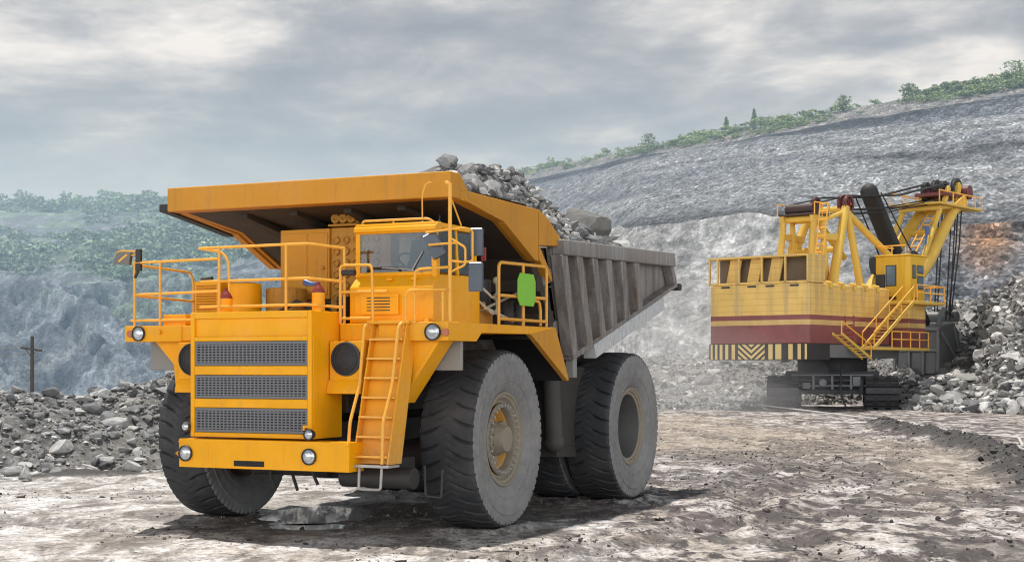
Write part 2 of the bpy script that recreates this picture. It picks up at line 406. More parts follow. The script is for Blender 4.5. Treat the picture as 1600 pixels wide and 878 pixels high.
def m_ground():
    t = NT('quarry_ground'); v = t.coord('Object'); at = t.node('ShaderNodeAttribute', attribute_name='zone')
    soil, wet_shade, tan = t.sep(at.outputs['Vector'])
    px, py, pz = t.sep(v)
    vs = t.coord('Object', (1.0,.62,1), (0,0,R(12)))
    big = t.noise(vs, .22, 6, .62, .6); mid = t.noise(vs, .95, 7, .66, .8); str_ = t.noise(t.coord('Object',(1.0,.5,1),(0,0,R(-10))), 1.9, 9, .72, .7)
    fine = t.noise(v, 7, 7, .7); grit = t.node('ShaderNodeTexVoronoi'); grit.inputs['Scale'].default_value = 22; t.link(v, grit.inputs['Vector'])
    c = t.ramp(mid, [(.34,(.19,.170,.162)),(.42,(.34,.310,.292)),(.50,(.52,.495,.475)),(.60,(.74,.73,.74))])
    c = t.mix(t.math('MULTIPLY', t.ramp(big, [(.42,0),(.6,1)]), .45), c, (.45,.385,.31))
    # dark muddy streaks, mostly over the open ground to the right
    right = t.math('MULTIPLY', t.math('ADD', px, 1.0), .22, True)
    lim = t.math('ADD', t.math('MULTIPLY', t.ramp(big,[(.35,0),(.62,1)]), .55), t.math('MULTIPLY', right, .6))
    k = t.math('MULTIPLY', t.ramp(t.math('ADD', t.math('MULTIPLY', str_, .6), t.math('MULTIPLY', mid, .4)), [(.455,1),(.515,0)]), lim, True)
    c = t.mix(t.math('MULTIPLY', k, 1.35, True), c, (.060,.050,.053))
    k2 = t.ramp(t.noise(t.coord('Object',(1.0,.55,1),(0,0,R(9))), .75, 9, .74, .8), [(.53,0),(.57,1)])
    c = t.mix(t.math('MULTIPLY', t.math('MULTIPLY', k2, right), .85), c, (.10,.078,.080))
    k3 = t.ramp(t.noise(vs, 3.2, 6, .7, .4), [(.56,0),(.62,1)])
    c = t.mix(t.math('MULTIPLY', k3, .6), c, (.16,.15,.145))
    c = t.mix(t.math('MULTIPLY', tan, .72), c, t.mix(str_, (.36,.30,.235), (.58,.52,.43)))
    c = t.mix(t.math('MULTIPLY', tan, t.ramp(str_, [(.40,.75),(.50,0)])), c, (.16,.13,.115))
    c = t.mix(t.math('MULTIPLY', right, .8), c, t.mix(1, c, (.80,.755,.73), 'MULTIPLY'))
    c = t.mix(1, c, t.ramp(fine, [(.3,.30),(.47,.95),(.7,1.35)]), 'MULTIPLY')
    c = t.mix(t.math('MULTIPLY', t.ramp(grit.outputs['Color'], [(.55,0),(.8,1)]), .28), c, (.12,.115,.115))
    spk = t.noise(v, 3.1, 9, .8); c = t.mix(t.math('MULTIPLY', t.ramp(spk, [(.56,0),(.60,1)]), .8), c, (.075,.07,.072))
    c = t.mix(t.math('MULTIPLY', wet_shade, .8), c, t.mix(mid, (.06,.058,.056), (.17,.145,.11)))
    mud_shade_f = t.math('MULTIPLY', at.outputs['Alpha'], t.ramp(t.noise(v, 1.7, 10, .8), [(.42,.05),(.53,1)])); c = t.mix(t.math('MULTIPLY', mud_shade_f, .92), c, t.mix(fine, (.026,.020,.018), (.11,.085,.076)))
    c = t.mix(t.math('MULTIPLY', soil, .95), c, t.mix(fine, (.018,.017,.017), (.065,.06,.058)))
    dk = t.math('MAXIMUM', t.math('MULTIPLY', wet_shade, .9), t.math('MULTIPLY', mud_shade_f, .55))
    rough = t.math('SUBTRACT', .88, t.math('MULTIPLY', dk, .5))
    b = t.math('ADD', t.math('MULTIPLY', fine, .6), t.math('MULTIPLY', grit.outputs['Distance'], .5))
    b = t.math('ADD', b, t.math('MULTIPLY', str_, 1.2))
    return t.set(c, rough, 0, b, .6, .06)
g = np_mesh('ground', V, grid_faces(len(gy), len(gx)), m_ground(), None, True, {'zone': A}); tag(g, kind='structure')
tw = NT('puddle_water'); tw.set((.50,.51,.52), .03, 0, tw.noise(tw.coord('Object'), 1.5, 2), .02, .01)  # pale base colour stands in for the bright reflection on the water
tm = NT('muddy_water'); tm.set((.27,.22,.165), .12, 0, tm.noise(tm.coord('Object'), 2, 2), .02, .01)
for i, (cx, cy, rx, ry) in enumerate(PUD):
    mb = MB(); n = 40; pts = [(cx+rx*1.15*math.cos(2*math.pi*k/n), cy+ry*1.15*math.sin(2*math.pi*k/n)) for k in range(n)]
    mb.add([(x,y,-.014) for x,y in pts], [tuple(range(n))])
    tag(mb.build('puddle', tw.m, smooth=0), kind='structure')
# gravel stones lying about on the road
rng = np.random.default_rng(5); n = 7000
X = rng.uniform(-15,17,n); Y = 19+rng.random(n)**1.4*52
keep = (fbm(X*.35,Y*.35,77,3) > -.12) & ((X/Y) > -.36) & ((X/Y) < .37); X, Y = X[keep], Y[keep]
sz = np.clip(.03*np.exp(rng.normal(0,.55,len(X))), .015, .2)
V, F = merge_rocks(np.stack([X,Y,gheight(X,Y)+sz*.1],-1), sz, rng, True)
tag(np_mesh('gravel', V, F, m_rock('road_stone',[(0,(.05,.05,.05)),(.5,(.13,.125,.125)),(1,(.5,.49,.48))])), kind='stuff')
rng = np.random.default_rng(6); n = 900
tt = rng.random(n)*(len(RIDGE)-1.01); ii = tt.astype(int); fr = tt-ii; RP = np.array(RIDGE)
P = RP[ii]*(1-fr)[:,None]+RP[ii+1]*fr[:,None]+rng.normal(0,.5,(n,2)); sz = np.clip(.10*np.exp(rng.normal(0,.5,n)),.04,.4)
V, F = merge_rocks(np.stack([P[:,0],P[:,1],gheight(P[:,0],P[:,1])+sz*.1],-1), sz, rng, True)
M['clod'] = m_rock('dark_soil_clod', [(0,(.03,.028,.028)),(.6,(.085,.08,.078)),(1,(.22,.21,.2))])
tag(np_mesh('soil_clods', V, F, M['clod']), kind='stuff')
rng = np.random.default_rng(16); n = 26000
X = rng.uniform(-12,16,n); Y = 20+rng.random(n)**1.2*38
mv = np.zeros(n)
for cx, cy, rx, ry, a_ in MUD_SHADE: mv = np.maximum(mv, a_*sstep(1.5,.4,((X-cx)/rx)**2+((Y-cy)/ry)**2+1.2*fbm(X*1.1,Y*.8,181,5,.65)))
for pl in RUTS: mv = np.maximum(mv, .7*sstep(.9,.3,seg_dist(X,Y,pl)))
keep = (rng.random(n) < mv*.8) & (np.hypot(X+3,Y-28) > .2); X, Y = X[keep][:8000], Y[keep][:8000]
sz = np.clip(.042*np.exp(rng.normal(0,.55,len(X))), .018, .22)
V, F = merge_rocks(np.stack([X,Y,gheight(X,Y)+sz*.05],-1), sz, rng, True)
tag(np_mesh('mud_clods', V, F, m_rock('mud_clod', [(0,(.03,.025,.024)),(.6,(.09,.075,.07)),(1,(.3,.27,.25))])), kind='stuff')
# ------------------------------------------------------------------ left heap of broken rock
SP = np.array([(-34,38.5,2.9),(-20,40.5,2.7),(-14.5,42,2.45),(-12,43.6,2.15),(-9.6,46.5,3.15),(-6.5,49.5,2.9),(-4.2,52,1.4),(-3.2,53.5,.1)])
HT = np.gradient(SP[:,:2],axis=0); HT /= np.linalg.norm(HT,axis=1,keepdims=True)
def heap_point(s, d):
    i = np.clip(np.floor(s).astype(int), 0, len(SP)-2); f = s-i
    p = SP[i]*(1-f)[...,None]+SP[i+1]*f[...,None]; t = HT[i]*(1-f)[...,None]+HT[i+1]*f[...,None]; t = t/np.linalg.norm(t,axis=-1,keepdims=True)
    x = p[...,0]+t[...,1]*d; y = p[...,1]-t[...,0]*d      # d>0 toward the camera
    prof = np.where(d >= 0, 1-d/4.6, 1+d/4.0)
    prof = np.clip(prof,-.15,1); prof = prof - .12*np.exp(-(d/.8)**2)
    nz = fbm(x*.45,y*.45,61,4,.55)
    z = p[...,2]*prof*(1+.22*nz) + .16*fbm(x*1.5,y*1.5,63,3)
    return x, y, z
ss = np.linspace(0,len(SP)-1.001,240); dd = np.linspace(-4.6,5.2,64)
DD, SS = np.meshgrid(dd, ss); X, Y, Z = heap_point(SS, DD)
V = np.stack([X,Y,Z],-1).reshape(-1,3); HV = V
def m_heap():
    t = NT('heap_fines'); v = t.coord('Object'); n = t.noise(v, 3.5, 8, .72); b = t.noise(v, .5, 4)
    c = t.ramp(n, [(.36,(.04,.04,.042)),(.5,(.13,.128,.127)),(.64,(.33,.325,.32))])
    c = t.mix(t.math('MULTIPLY', t.ramp(b,[(.42,0),(.62,1)]), .4), c, (.30,.28,.25))
    return t.set(c, .9, 0, n, .9, .12)
M['heap'] = m_heap()
hp = np_mesh('rubble_heap', V, grid_faces(240,64), M['heap'], None, True)
tag(hp, 'long low heap of grey broken rock on the left behind the yellow truck', 'rubble heap', kind='thing')
rng = np.random.default_rng(21); n = 15000
sl_ = np.hypot(np.diff(SP[:,0]),np.diff(SP[:,1])); cu = np.concatenate([[0],np.cumsum(sl_)]); s = np.interp(cu[1]*.55+rng.random(n)*(cu[-1]*.995-cu[1]*.55), cu, np.arange(len(SP))); d = rng.uniform(-1.2,5.3,n)+rng.normal(0,.25,n); X, Y, Z = heap_point(s, d)
sz = np.clip(.09*np.exp(rng.normal(0,.78,n)), .035, .75)
Z = np.maximum(Z, 0)
V, F = merge_rocks(np.stack([X,Y,Z+sz*.12],-1), sz, rng, False, .62)
ob = np_mesh('heap_rocks', V, F, M['rock'], hp); ob['kind'] = 'stuff'
for i,(px,py,Y0,size,mat,rz,lab) in enumerate([
    (205,697,39.0,(1.25,.8,.62),'rockpale',.3,'large pale flat boulder at the foot of the left rubble heap'),
    (12,688,37.6,(.75,.6,.6),'rockpale',.8,'pale boulder at the left edge of the photo, low on the rubble heap'),
    (38,722,36.6,(.45,.4,.5),'rockpale',1.5,'upright pale stone below the left end of the rubble heap'),
    ]):
    bx, by, bz = wp(px,py,Y0); kq = np.argmin((HV[:,0]-bx)**2+(HV[:,1]-by)**2); bz = max(HV[kq,2],0)+size[2]*.28
    single_rock('boulder', (bx,by,bz), size, M[mat], lab, 'boulder', rz, 100+i)
# ------------------------------------------------------------------ rubble pile by the shovel (polar table: azimuth px -> range, height)
TB = {950:[(92,-.1),(101,.6),(112,2.6),(124,3.2)],1040:[(95,-.1),(103,1.3),(113,2.9),(126,3.6)],1200:[(97,-.1),(104,1.2),(113,2.7),(126,3.6)],1215:[(108,-.1),(112,1.3),(118,3.0),(128,3.6)],
      1370:[(109,-.1),(113,1.3),(119,3.2),(128,4.0)],1415:[(97,-.1),(104,1.2),(116,3.6),(127,6)],1450:[(92,-.1),(101,1.5),(112,1.8),(124,7.4)],
      1490:[(90.5,-.1),(100,1.7),(110,2.4),(121,8.0)],1525:[(90,-.1),(99,1.6),(109,2.3),(121,8.2)],1560:[(88,-.1),(95,3.4),(102,6.2),(111,8.4)],1620:[(85,-.1),(91,4.6),(98,8.6),(108,9.6)],1800:[(78,-.1),(86,6),(93,10),(104,12)],2050:[(72,-.1),(80,7),(88,11),(100,12)]}
tk = np.array(sorted(TB)); tv = np.array([TB[k] for k in tk])
def pile_point(p, t):
    pr = np.empty(p.shape+(4,2))
    for a in range(4):
        for b in range(2): pr[...,a,b] = np.interp(p, tk, tv[:,a,b])
    i = np.clip(np.floor(t*3).astype(int),0,2); f = t*3-i
    a = np.take_along_axis(pr, i[...,None,None].repeat(2,-1), -2)[...,0,:]; b = np.take_along_axis(pr, (i+1)[...,None,None].repeat(2,-1), -2)[...,0,:]
    r = a*(1-f)[...,None]+b*f[...,None]; Y = r[...,0]; X = (p-800)/FPX*Y
    Z = r[...,1] + .45*fbm(X*.3,Y*.3,91,4)*sstep(0,.25,t)
    return X, Y, Z
pp = np.linspace(950,2050,300); t_ = np.linspace(0,1,80); TT, PP = np.meshgrid(t_, pp)
X, Y, Z = pile_point(PP, TT); V = np.stack([X,Y,Z],-1).reshape(-1,3)
pl = np_mesh('rubble_pile', V, grid_faces(300,80)[:,::-1], M['heap'], None, True)
tag(pl, 'tall grey pile of blasted rock beside the bucket of the yellow mining shovel', 'rubble pile', kind='thing')
rng = np.random.default_rng(31); n = 13000
p = np.where(rng.random(n) < .66, rng.uniform(1400,1760,n), rng.uniform(960,1420,n)); t = rng.random(n)**1.15
X, Y, Z = pile_point(p, t); sz = np.clip(.29*np.exp(rng.normal(0,.6,n)), .12, 1.6)*np.where(p>1400,1.12,.85)
V, F = merge_rocks(np.stack([X,Y,Z+sz*.15],-1), sz, rng, True, .7)
ob = np_mesh('pile_rocks', V, F, m_rock('pile_rock', [(0,(.09,.09,.095)),(.3,(.2,.2,.2)),(.6,(.36,.36,.355)),(1,(.68,.67,.66))], 2), pl); ob['kind'] = 'stuff'
# ------------------------------------------------------------------ pit walls / hills (polar table)
HP = [-900,0,300,600,800,1000,1200,1400,1600,2400]
HA = ([262,262,262,220,170,135,126,124,122,118],[-12,-12,-12,-8,-3,-.8,-.6,-.6,-.6,-.6])
HB = ([380,380,380,330,255,176,158,152,146,135],[446,446,438,420,392,354,342,352,346,330])
HC = ([560,560,540,470,400,318,282,262,246,220],[372,366,360,330,287,245,213,177,144,40])
HD = ([690,690,650,560,455,352,312,292,274,245],[322,320,317,303,268,234,196,158,121,-8])
NC, N1, N2, N3, N4 = 760, 90, 150, 60, 8
hp_ = np.linspace(-900,2400,NC)
def L(tab): return np.interp(hp_, HP, tab)
def zi(Y, im): return CAMH+(YH-im)/FPX*Y
YA, ZA = L(HA[0]), L(HA[1]); YB = L(HB[0]); ZB = zi(YB, L(HB[1])); YC = L(HC[0]); ZC = zi(YC, L(HC[1])); YD = L(HD[0]); ZD = zi(YD, L(HD[1]))
rows = []; zone = []
def seg(y0,z0,y1,z1,n,zn,ease=0):
    for k in range(n):
        t = k/n; rows.append((y0+(y1-y0)*t, z0+(z1-z0)*(t if not ease else t**ease))); zone.append(zn+t)
jag = 1+.02*fbm(hp_/60, hp_*0, 3, 4)
seg(YA,ZA,YB,ZB,N1,0,.85); seg(YB,ZB,YB*1.05,ZB+.4,6,1); seg(YB*1.05,ZB+.4,YC,ZC,N2,2,1.05); seg(YC,ZC,YC*1.03,ZC+.3,5,3)
seg(YC*1.03,ZC+.3,YD,ZD,N3,4); seg(YD,ZD,YD+70,ZD-12,N4,5); rows.append((YD+75,ZD-30)); zone.append(6)
Yg = np.array([r[0] for r in rows]); Zg = np.array([r[1] for r in rows]); Xg = (hp_[None,:]-800)/FPX*Yg; zn = np.array(zone)[:,None]+0*Xg
nrow = len(rows); leftness = sstep(700,350,hp_)[None,:]+0*Xg
u = Xg*.9+Yg*.45; w_ = Zg*1.2+Yg*.2
amp = np.where(zn<1, 3.2, np.where(zn<2,.6,np.where(zn<3,1.5,.9)))*(1+leftness*1.8)
edge = sstep(0,.1,zn)*1.0
gul = np.abs(fbm(u*.06+w_*.01, w_*.012, 5, 4))        # gullies that run down the face
Dn = fbm(u*.10, w_*.10, 8, 5, .6)+ .5*fbm(u*.5,w_*.5,9,3)
disp = amp*edge*(Dn*.7 - np.where(zn<1.0,2.2,.9)*gul + .2)
Yg2 = Yg - disp*.6; Zg2 = Zg + disp*.75*np.where(zn<4.0,1,.4)
Xg2 = (hp_[None,:]-800)/FPX*Yg2
V = np.stack([Xg2,Yg2,Zg2],-1).reshape(-1,3)
# base colours per zone
def lerp(a,b,t): return np.asarray(a)*(1-t[...,None])+np.asarray(b)*t[...,None]
wob0 = (.03*fbm(hp_/90,hp_*0,2,3))[None,:]
n1 = fbm(u*.05,w_*.05,14,5,.6)*.5+.5; n2 = fbm(u*.25,w_*.25,15,4,.6)*.5+.5
strat = fbm(hp_[None,:]/260+0*zn, zn*7, 301, 3)
c = lerp((.165,.18,.205),(.31,.325,.345),np.clip(n1*1.2-.1+1.3*strat,0,1))
pale = np.where(zn<1, sstep(.05,.2,zn)*sstep(820,900,hp_)[None,:]*sstep(1400,1300,hp_)[None,:]*(.55+.55*n1), 0)
c = lerp(c,(.47,.47,.47),pale[...,None][...,0]*(1-leftness)*.95)
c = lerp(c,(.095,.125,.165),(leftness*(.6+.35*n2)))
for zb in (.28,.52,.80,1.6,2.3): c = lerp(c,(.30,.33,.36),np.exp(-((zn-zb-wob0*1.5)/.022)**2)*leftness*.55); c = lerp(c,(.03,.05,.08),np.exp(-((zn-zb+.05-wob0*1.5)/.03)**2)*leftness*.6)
c = lerp(c,(.25,.30,.36),((zn<2.9)*leftness*sstep(.52,.7,fbm(u*.07-w_*.10,w_*.035+u*.02,44,4,.6)*.5+.5)*.75))
# dark bench lines
wob = (.03*fbm(hp_/90,hp_*0,2,3))[None,:]
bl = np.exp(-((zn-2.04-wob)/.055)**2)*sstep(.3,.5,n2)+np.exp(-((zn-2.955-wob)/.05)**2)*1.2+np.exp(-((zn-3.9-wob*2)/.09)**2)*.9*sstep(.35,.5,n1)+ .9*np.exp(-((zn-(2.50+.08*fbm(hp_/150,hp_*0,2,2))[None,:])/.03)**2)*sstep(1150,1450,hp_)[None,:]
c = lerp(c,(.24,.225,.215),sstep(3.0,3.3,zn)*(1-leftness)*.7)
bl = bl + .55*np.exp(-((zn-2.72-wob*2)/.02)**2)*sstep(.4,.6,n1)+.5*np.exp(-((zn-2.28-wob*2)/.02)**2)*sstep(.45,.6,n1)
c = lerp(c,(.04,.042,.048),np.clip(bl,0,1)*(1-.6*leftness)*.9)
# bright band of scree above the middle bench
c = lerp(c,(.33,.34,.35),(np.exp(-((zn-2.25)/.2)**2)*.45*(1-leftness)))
# ochre patch by the boom head
q = ((hp_[None,:]-1545)/42)**2+((zn-.93)/.16)**2; c = lerp(c,(.46,.27,.16),np.exp(-q)*.95)
# greenery
veg = sstep(4.4,4.75,zn+.35*(n2-.5)); vp = fbm(u*.022,w_*.05,171,4,.6)
vl = leftness*sstep(.36,.72,np.clip((zn-.35)/3.8,0,1)*.70+1.2*vp+.12*(n2-.5)+.08)
veg = np.maximum(veg*sstep(.3,.65,n2+.25*vp)*.9, vl*.9); veg = np.where(zn>=5, .8, veg)
vg = lerp(lerp((.12,.16,.06),(.24,.25,.15),n2), lerp((.10,.17,.13),(.24,.32,.26),n2), leftness)
c = lerp(c, vg, np.clip(veg,0,1))
A = np.concatenate([c.reshape(-1,3), np.clip(veg,0,1).reshape(-1,1)],1)
def m_hill():
    t = NT('pit_wall_rock'); v = t.coord('Object'); at = t.node('ShaderNodeAttribute', attribute_name='tint')
    vo = t.node('ShaderNodeTexVoronoi'); vo.inputs['Scale'].default_value = 1.0; t.link(t.coord('Object',(1,.8,1.2)), vo.inputs['Vector'])
    vo2 = t.node('ShaderNodeTexVoronoi'); vo2.inputs['Scale'].default_value = 2.9; t.link(t.coord('Object',(1,.8,1.2)), vo2.inputs['Vector'])
    n = t.noise(v, .35, 8, .72, .3); dg = t.noise(t.coord('Object',(1,.3,.28),(0,R(38),0)), .22, 8, .68, .4); dg2 = t.noise(t.coord('Object',(1,.3,.4),(0,R(30),0)), .8, 6, .7, .2)
    dg = t.math('ADD', t.math('MULTIPLY', dg, .65), t.math('MULTIPLY', dg2, .35))
    k = t.ramp(vo.outputs['Color'], [(.15,.72),(.5,.98),(.85,1.28)]); k2 = t.ramp(vo2.outputs['Color'], [(.2,.5),(.55,.95),(.82,1.5),(.95,2.4)])
    a2 = t.node('ShaderNodeAttribute', attribute_name='side'); lf = t.math('SUBTRACT', 1, t.math('MULTIPLY', a2.outputs['Fac'], .85))
    c = t.mix(lf, at.outputs['Color'], t.mix(1, at.outputs['Color'], k, 'MULTIPLY')); c = t.mix(lf, c, t.mix(1, c, k2, 'MULTIPLY')); c = t.mix(1, c, t.ramp(n, [(.3,.45),(.5,1),(.7,1.6)]), 'MULTIPLY')
    c = t.mix(a2.outputs['Fac'], c, t.mix(1, c, t.ramp(dg, [(.38,.55),(.5,.95),(.58,1.45),(.65,2.1)]), 'MULTIPLY'))
    b = t.math('ADD', t.math('MULTIPLY', vo.outputs['Distance'], -.8), t.math('MULTIPLY', n, 2.5))
    return t.set(c, .95, 0, b, .8, .9, .2)
cm = (zn<1)*sstep(1480,1330,hp_)[None,:]*sstep(.1,.3,zn+.3*(n1-.5))*.8
A2 = np.repeat(np.maximum(leftness,cm).reshape(-1,1),4,1)
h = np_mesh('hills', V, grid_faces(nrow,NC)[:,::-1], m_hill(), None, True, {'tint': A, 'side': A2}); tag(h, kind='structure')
# shrubs on the hills
def shrub_variant(rng, n=110):
    VV = []; FF = []; nb = 5
    ce = rng.normal(0,1,(nb,3))*np.array([.34,.34,.14])+np.array([0,0,.5]); ra = rng.uniform(.26,.42,nb)
    for k in range(n):
        b = rng.integers(nb); d = rng.normal(size=3); d /= np.linalg.norm(d); d[2] = abs(d[2])*1.0-.25*rng.random(); d /= np.linalg.norm(d)
        c0 = ce[b]+d*ra[b]*rng.uniform(.75,1.12)*np.array([1,1,.85]); c0[2] = max(c0[2],.03)
        nrm = d+rng.normal(0,.45,3); a = np.cross(nrm, rng.normal(size=3)); a /= np.linalg.norm(a); e = np.cross(nrm,a); e /= np.linalg.norm(e); r = rng.uniform(.08,.17)
        VV += [c0+a*r, c0-a*r*.5+e*r*.85, c0-a*r*.5-e*r*.85]; FF.append((3*k,3*k+1,3*k+2))
    return np.array(VV), np.array(FF)
SHR = [shrub_variant(np.random.default_rng(300+i)) for i in range(8)]
def m_leaf(name, stops):
    t = NT(name); g = t.node('ShaderNodeNewGeometry'); c = t.ramp(g.outputs['Random Per Island'], stops)
    b = t.noise(t.coord('Object'), .06, 4); c = t.mix(1, c, t.ramp(b, [(.35,.6),(.65,1.35)]), 'MULTIPLY')
    t.set(c, .7); return t.m
M['leaf'] = m_leaf('shrub_leaves', [(0,(.09,.13,.05)),(.5,(.20,.27,.11)),(1,(.36,.43,.21))])
M['leafl'] = m_leaf('distant_shrub_leaves', [(0,(.06,.12,.08)),(.5,(.14,.235,.16)),(1,(.28,.40,.28))])
def scatter_shrubs(name, sel, n, smin, smax, mat, seed):
    rng = np.random.default_rng(seed); idx = np.argwhere(sel); pk = idx[rng.integers(len(idx), size=n)]
    VV = []; FF = []; b = 0
    for (i,j) in pk:
        V, F = SHR[rng.integers(8)]; s = smin*(smax/smin)**rng.random(); a = rng.random()*6.28; ca, sa = math.cos(a), math.sin(a)
        W = V@np.array([[ca,sa,0],[-sa,ca,0],[0,0,1]])*np.array([s*1.25,s*1.25,s])+np.array([Xg2[i,j]+rng.normal(0,.8),Yg2[i,j]+rng.normal(0,.5),Zg2[i,j]-.1*s])
        VV.append(W); FF.append(F+b); b += len(V)
    return tag(np_mesh(name, np.concatenate(VV), np.concatenate(FF), mat), kind='stuff')
pxg = hp_[None,:]+0*Xg
patch = fbm(u*.03,w_*.03,71,3)
scatter_shrubs('ridge_shrubs', (pxg>815)&(pxg<1750)&(zn>4.45)&(zn<5.05)&(n2+.6*patch>.52), 620, .6, 1.7, M['leaf'], 1)
scatter_shrubs('ridge_shrubs', (pxg>860)&(pxg<1750)&(zn>4.85)&(zn<5.05)&(n2>.46), 110, 1.0, 2.3, M['leaf'], 4)
scatter_shrubs('slope_shrubs', (pxg>-150)&(pxg<780)&(zn>.4)&(zn<5.02)&(vl>.4)&(n2+.6*patch>.5), 620, 1.8, 5.5, M['leafl'], 2)
scatter_shrubs('slope_shrubs', (pxg>-150)&(pxg<720)&(zn>4.7)&(zn<5.02), 260, 2.5, 6.0, M['leafl'], 3)
M['bark'] = plain('bark', (.09,.07,.05), .9)
def ridge_tree(px, hgt, wid, label, seed, conifer=False):
    j = int(np.argmin(np.abs(hp_-px))); i = int(np.argmin(np.abs(zn[:,0]-4.93))); rng = np.random.default_rng(seed)
    t = empty('ridge_tree', (Xg2[i,j],Yg2[i,j],Zg2[i,j])); tag(t, label, 'tree', 'taller trees on the ridge of the pit')
    tr = MB(); tr.tube([(0,0,-.3),(.05,0,hgt*.4),(0,.05,hgt*.85)], [.16,.11,.04], 7)
    for a in range(5):
        an = a*1.3; z = hgt*(.35+.09*a); tr.tube([(0,0,z),(math.cos(an)*wid*.3,math.sin(an)*wid*.3,z+hgt*.1)], [.05,.02], 5)
    tr.build('trunk', M['bark'], t)
    VV = []; FF = []
    for k in range(420):
        z = rng.uniform(.22,1)*hgt; q = (1-z/hgt) if conifer else math.sqrt(max(0,1-((z/hgt-.6)/.42)**2)); a = rng.random()*6.28; rr = wid*.5*(q+.06)*math.sqrt(rng.random())*(1+.3*math.sin(3*a+seed))
        c0 = np.array([rr*math.cos(a),rr*math.sin(a),z]); A_, B_ = rng.normal(size=3), rng.normal(size=3); r = rng.uniform(.15,.3)
        VV += [c0+A_*r*.6, c0-A_*r*.3+B_*r*.5, c0-A_*r*.3-B_*r*.5]; FF.append((3*k,3*k+1,3*k+2))
    np_mesh('crown', np.array(VV), np.array(FF), M['leaf'], t)
for a in [(1136,3.6,2.2,'dark pointed conifer on the ridge, left of its twin',1,True),(1180,4.2,2.2,'tallest dark conifer standing on the right ridge',2,True),
          (1318,3.2,2.8,'round green tree on the ridge above the mining shovel',3,False),(1012,3.4,3.0,'pale green tree at the lower left end of the right ridge',4,False),
          (1588,3.6,4.2,'bright green bushy tree on the ridge at the right edge of the photo',5,False),(1420,3.0,3.0,'low round tree on the ridge between the shovel and the right edge',6,False)]:
    ridge_tree(*a)
HAZE = .00105; UPG = -.55; BACKG = 5.1; SUNE = 4.9; SKYSEED = 10.96
# ------------------------------------------------------------------ haul truck (local x = forward, y = its left, origin under the front axle)
TR = empty('haul_truck', (-2.903,26.96,0), R(-115))
tag(TR, 'huge yellow mining dump truck loaded with broken rock, standing in the foreground', 'dump truck')
Yc, Yl = M['yellow'], M['yellow_clean']
# --- wheels
def tyre_mesh():
    prof = [(-.36,.80),(-.42,.84),(-.475,.95),(-.484,.985),(-.496,.99),(-.498,1.02),(-.49,1.03),(-.505,1.08),(-.51,1.18),(-.50,1.25),(-.507,1.262),(-.507,1.29),(-.49,1.305),(-.487,1.37),(-.485,1.42),(-.478,1.46),(-.455,1.492),(-.44,1.499),(-.42,1.506),(-.39,1.510),(-.36,1.514),(-.32,1.517),(-.28,1.52),(-.24,1.522),(-.2,1.524),(-.165,1.525),(-.13,1.527),(-.10,1.528),(-.07,1.529),(-.035,1.53),(0,1.53)]
    prof = prof + [(-t,r) for t,r in prof[-2::-1]]; m = len(prof); NL = 34; n = NL*22
    T = np.array([p[0] for p in prof]); RR = np.array([p[1] for p in prof])
    th = np.arange(n)/n*2*math.pi; pitch = 2*math.pi/NL
    at = np.abs(T); sh = np.sign(T)
    ph = (th[:,None]/pitch + 2.6*np.clip(.44-at[None,:],0,1)**1.6 + np.where(sh>0,.5,0)[None,:]) % 1.0
    w = np.minimum(ph, 1-ph)*pitch*1.5/np.sqrt(1+(1.2*np.clip(.44-at[None,:],0,1)**.6*pitch*1.5*2.2)**2)
    depth = np.clip((at-.10)/.06,0,1)*np.where(RR>1.36, np.clip((RR-1.34)/.06,0,1), 0)*.05
    cut = depth[None,:]*np.clip(1-(w/.021)**4,0,1)
    ph2 = (ph*2) % 1.0; w2 = np.minimum(ph2,1-ph2)*pitch*.75
    cut = np.maximum(cut, (np.where((RR>1.36)&(at>.44),.022,0)[None,:])*np.clip(1-(w2/.03)**2,0,1))
    # worn narrow blocks along the crown
    cr = np.where(at<.16,.014,0)[None,:]*np.clip(1-(np.minimum(ph2,1-ph2)*pitch*.75/.02)**2,0,1); cut = np.maximum(cut, cr)
    r = RR[None,:]-cut; t = T[None,:]*(1-cut*.25*(at[None,:]>.4))
    V = np.stack([r*np.sin(th)[:,None], t+0*r, r*np.cos(th)[:,None]],-1).reshape(-1,3)
    i = np.arange(n)[:,None]; j = np.arange(m-1)[None,:]; i2 = (i+1)%n
    F = np.stack([i*m+j, i2*m+j, i2*m+j+1, i*m+j+1],-1).reshape(-1,4)
    mi = np.tile(np.where((RR[:-1]<1.47)&(RR[1:]<1.495),1,0), n)
    return V, F, mi
tv_, tf_, tmi = tyre_mesh()
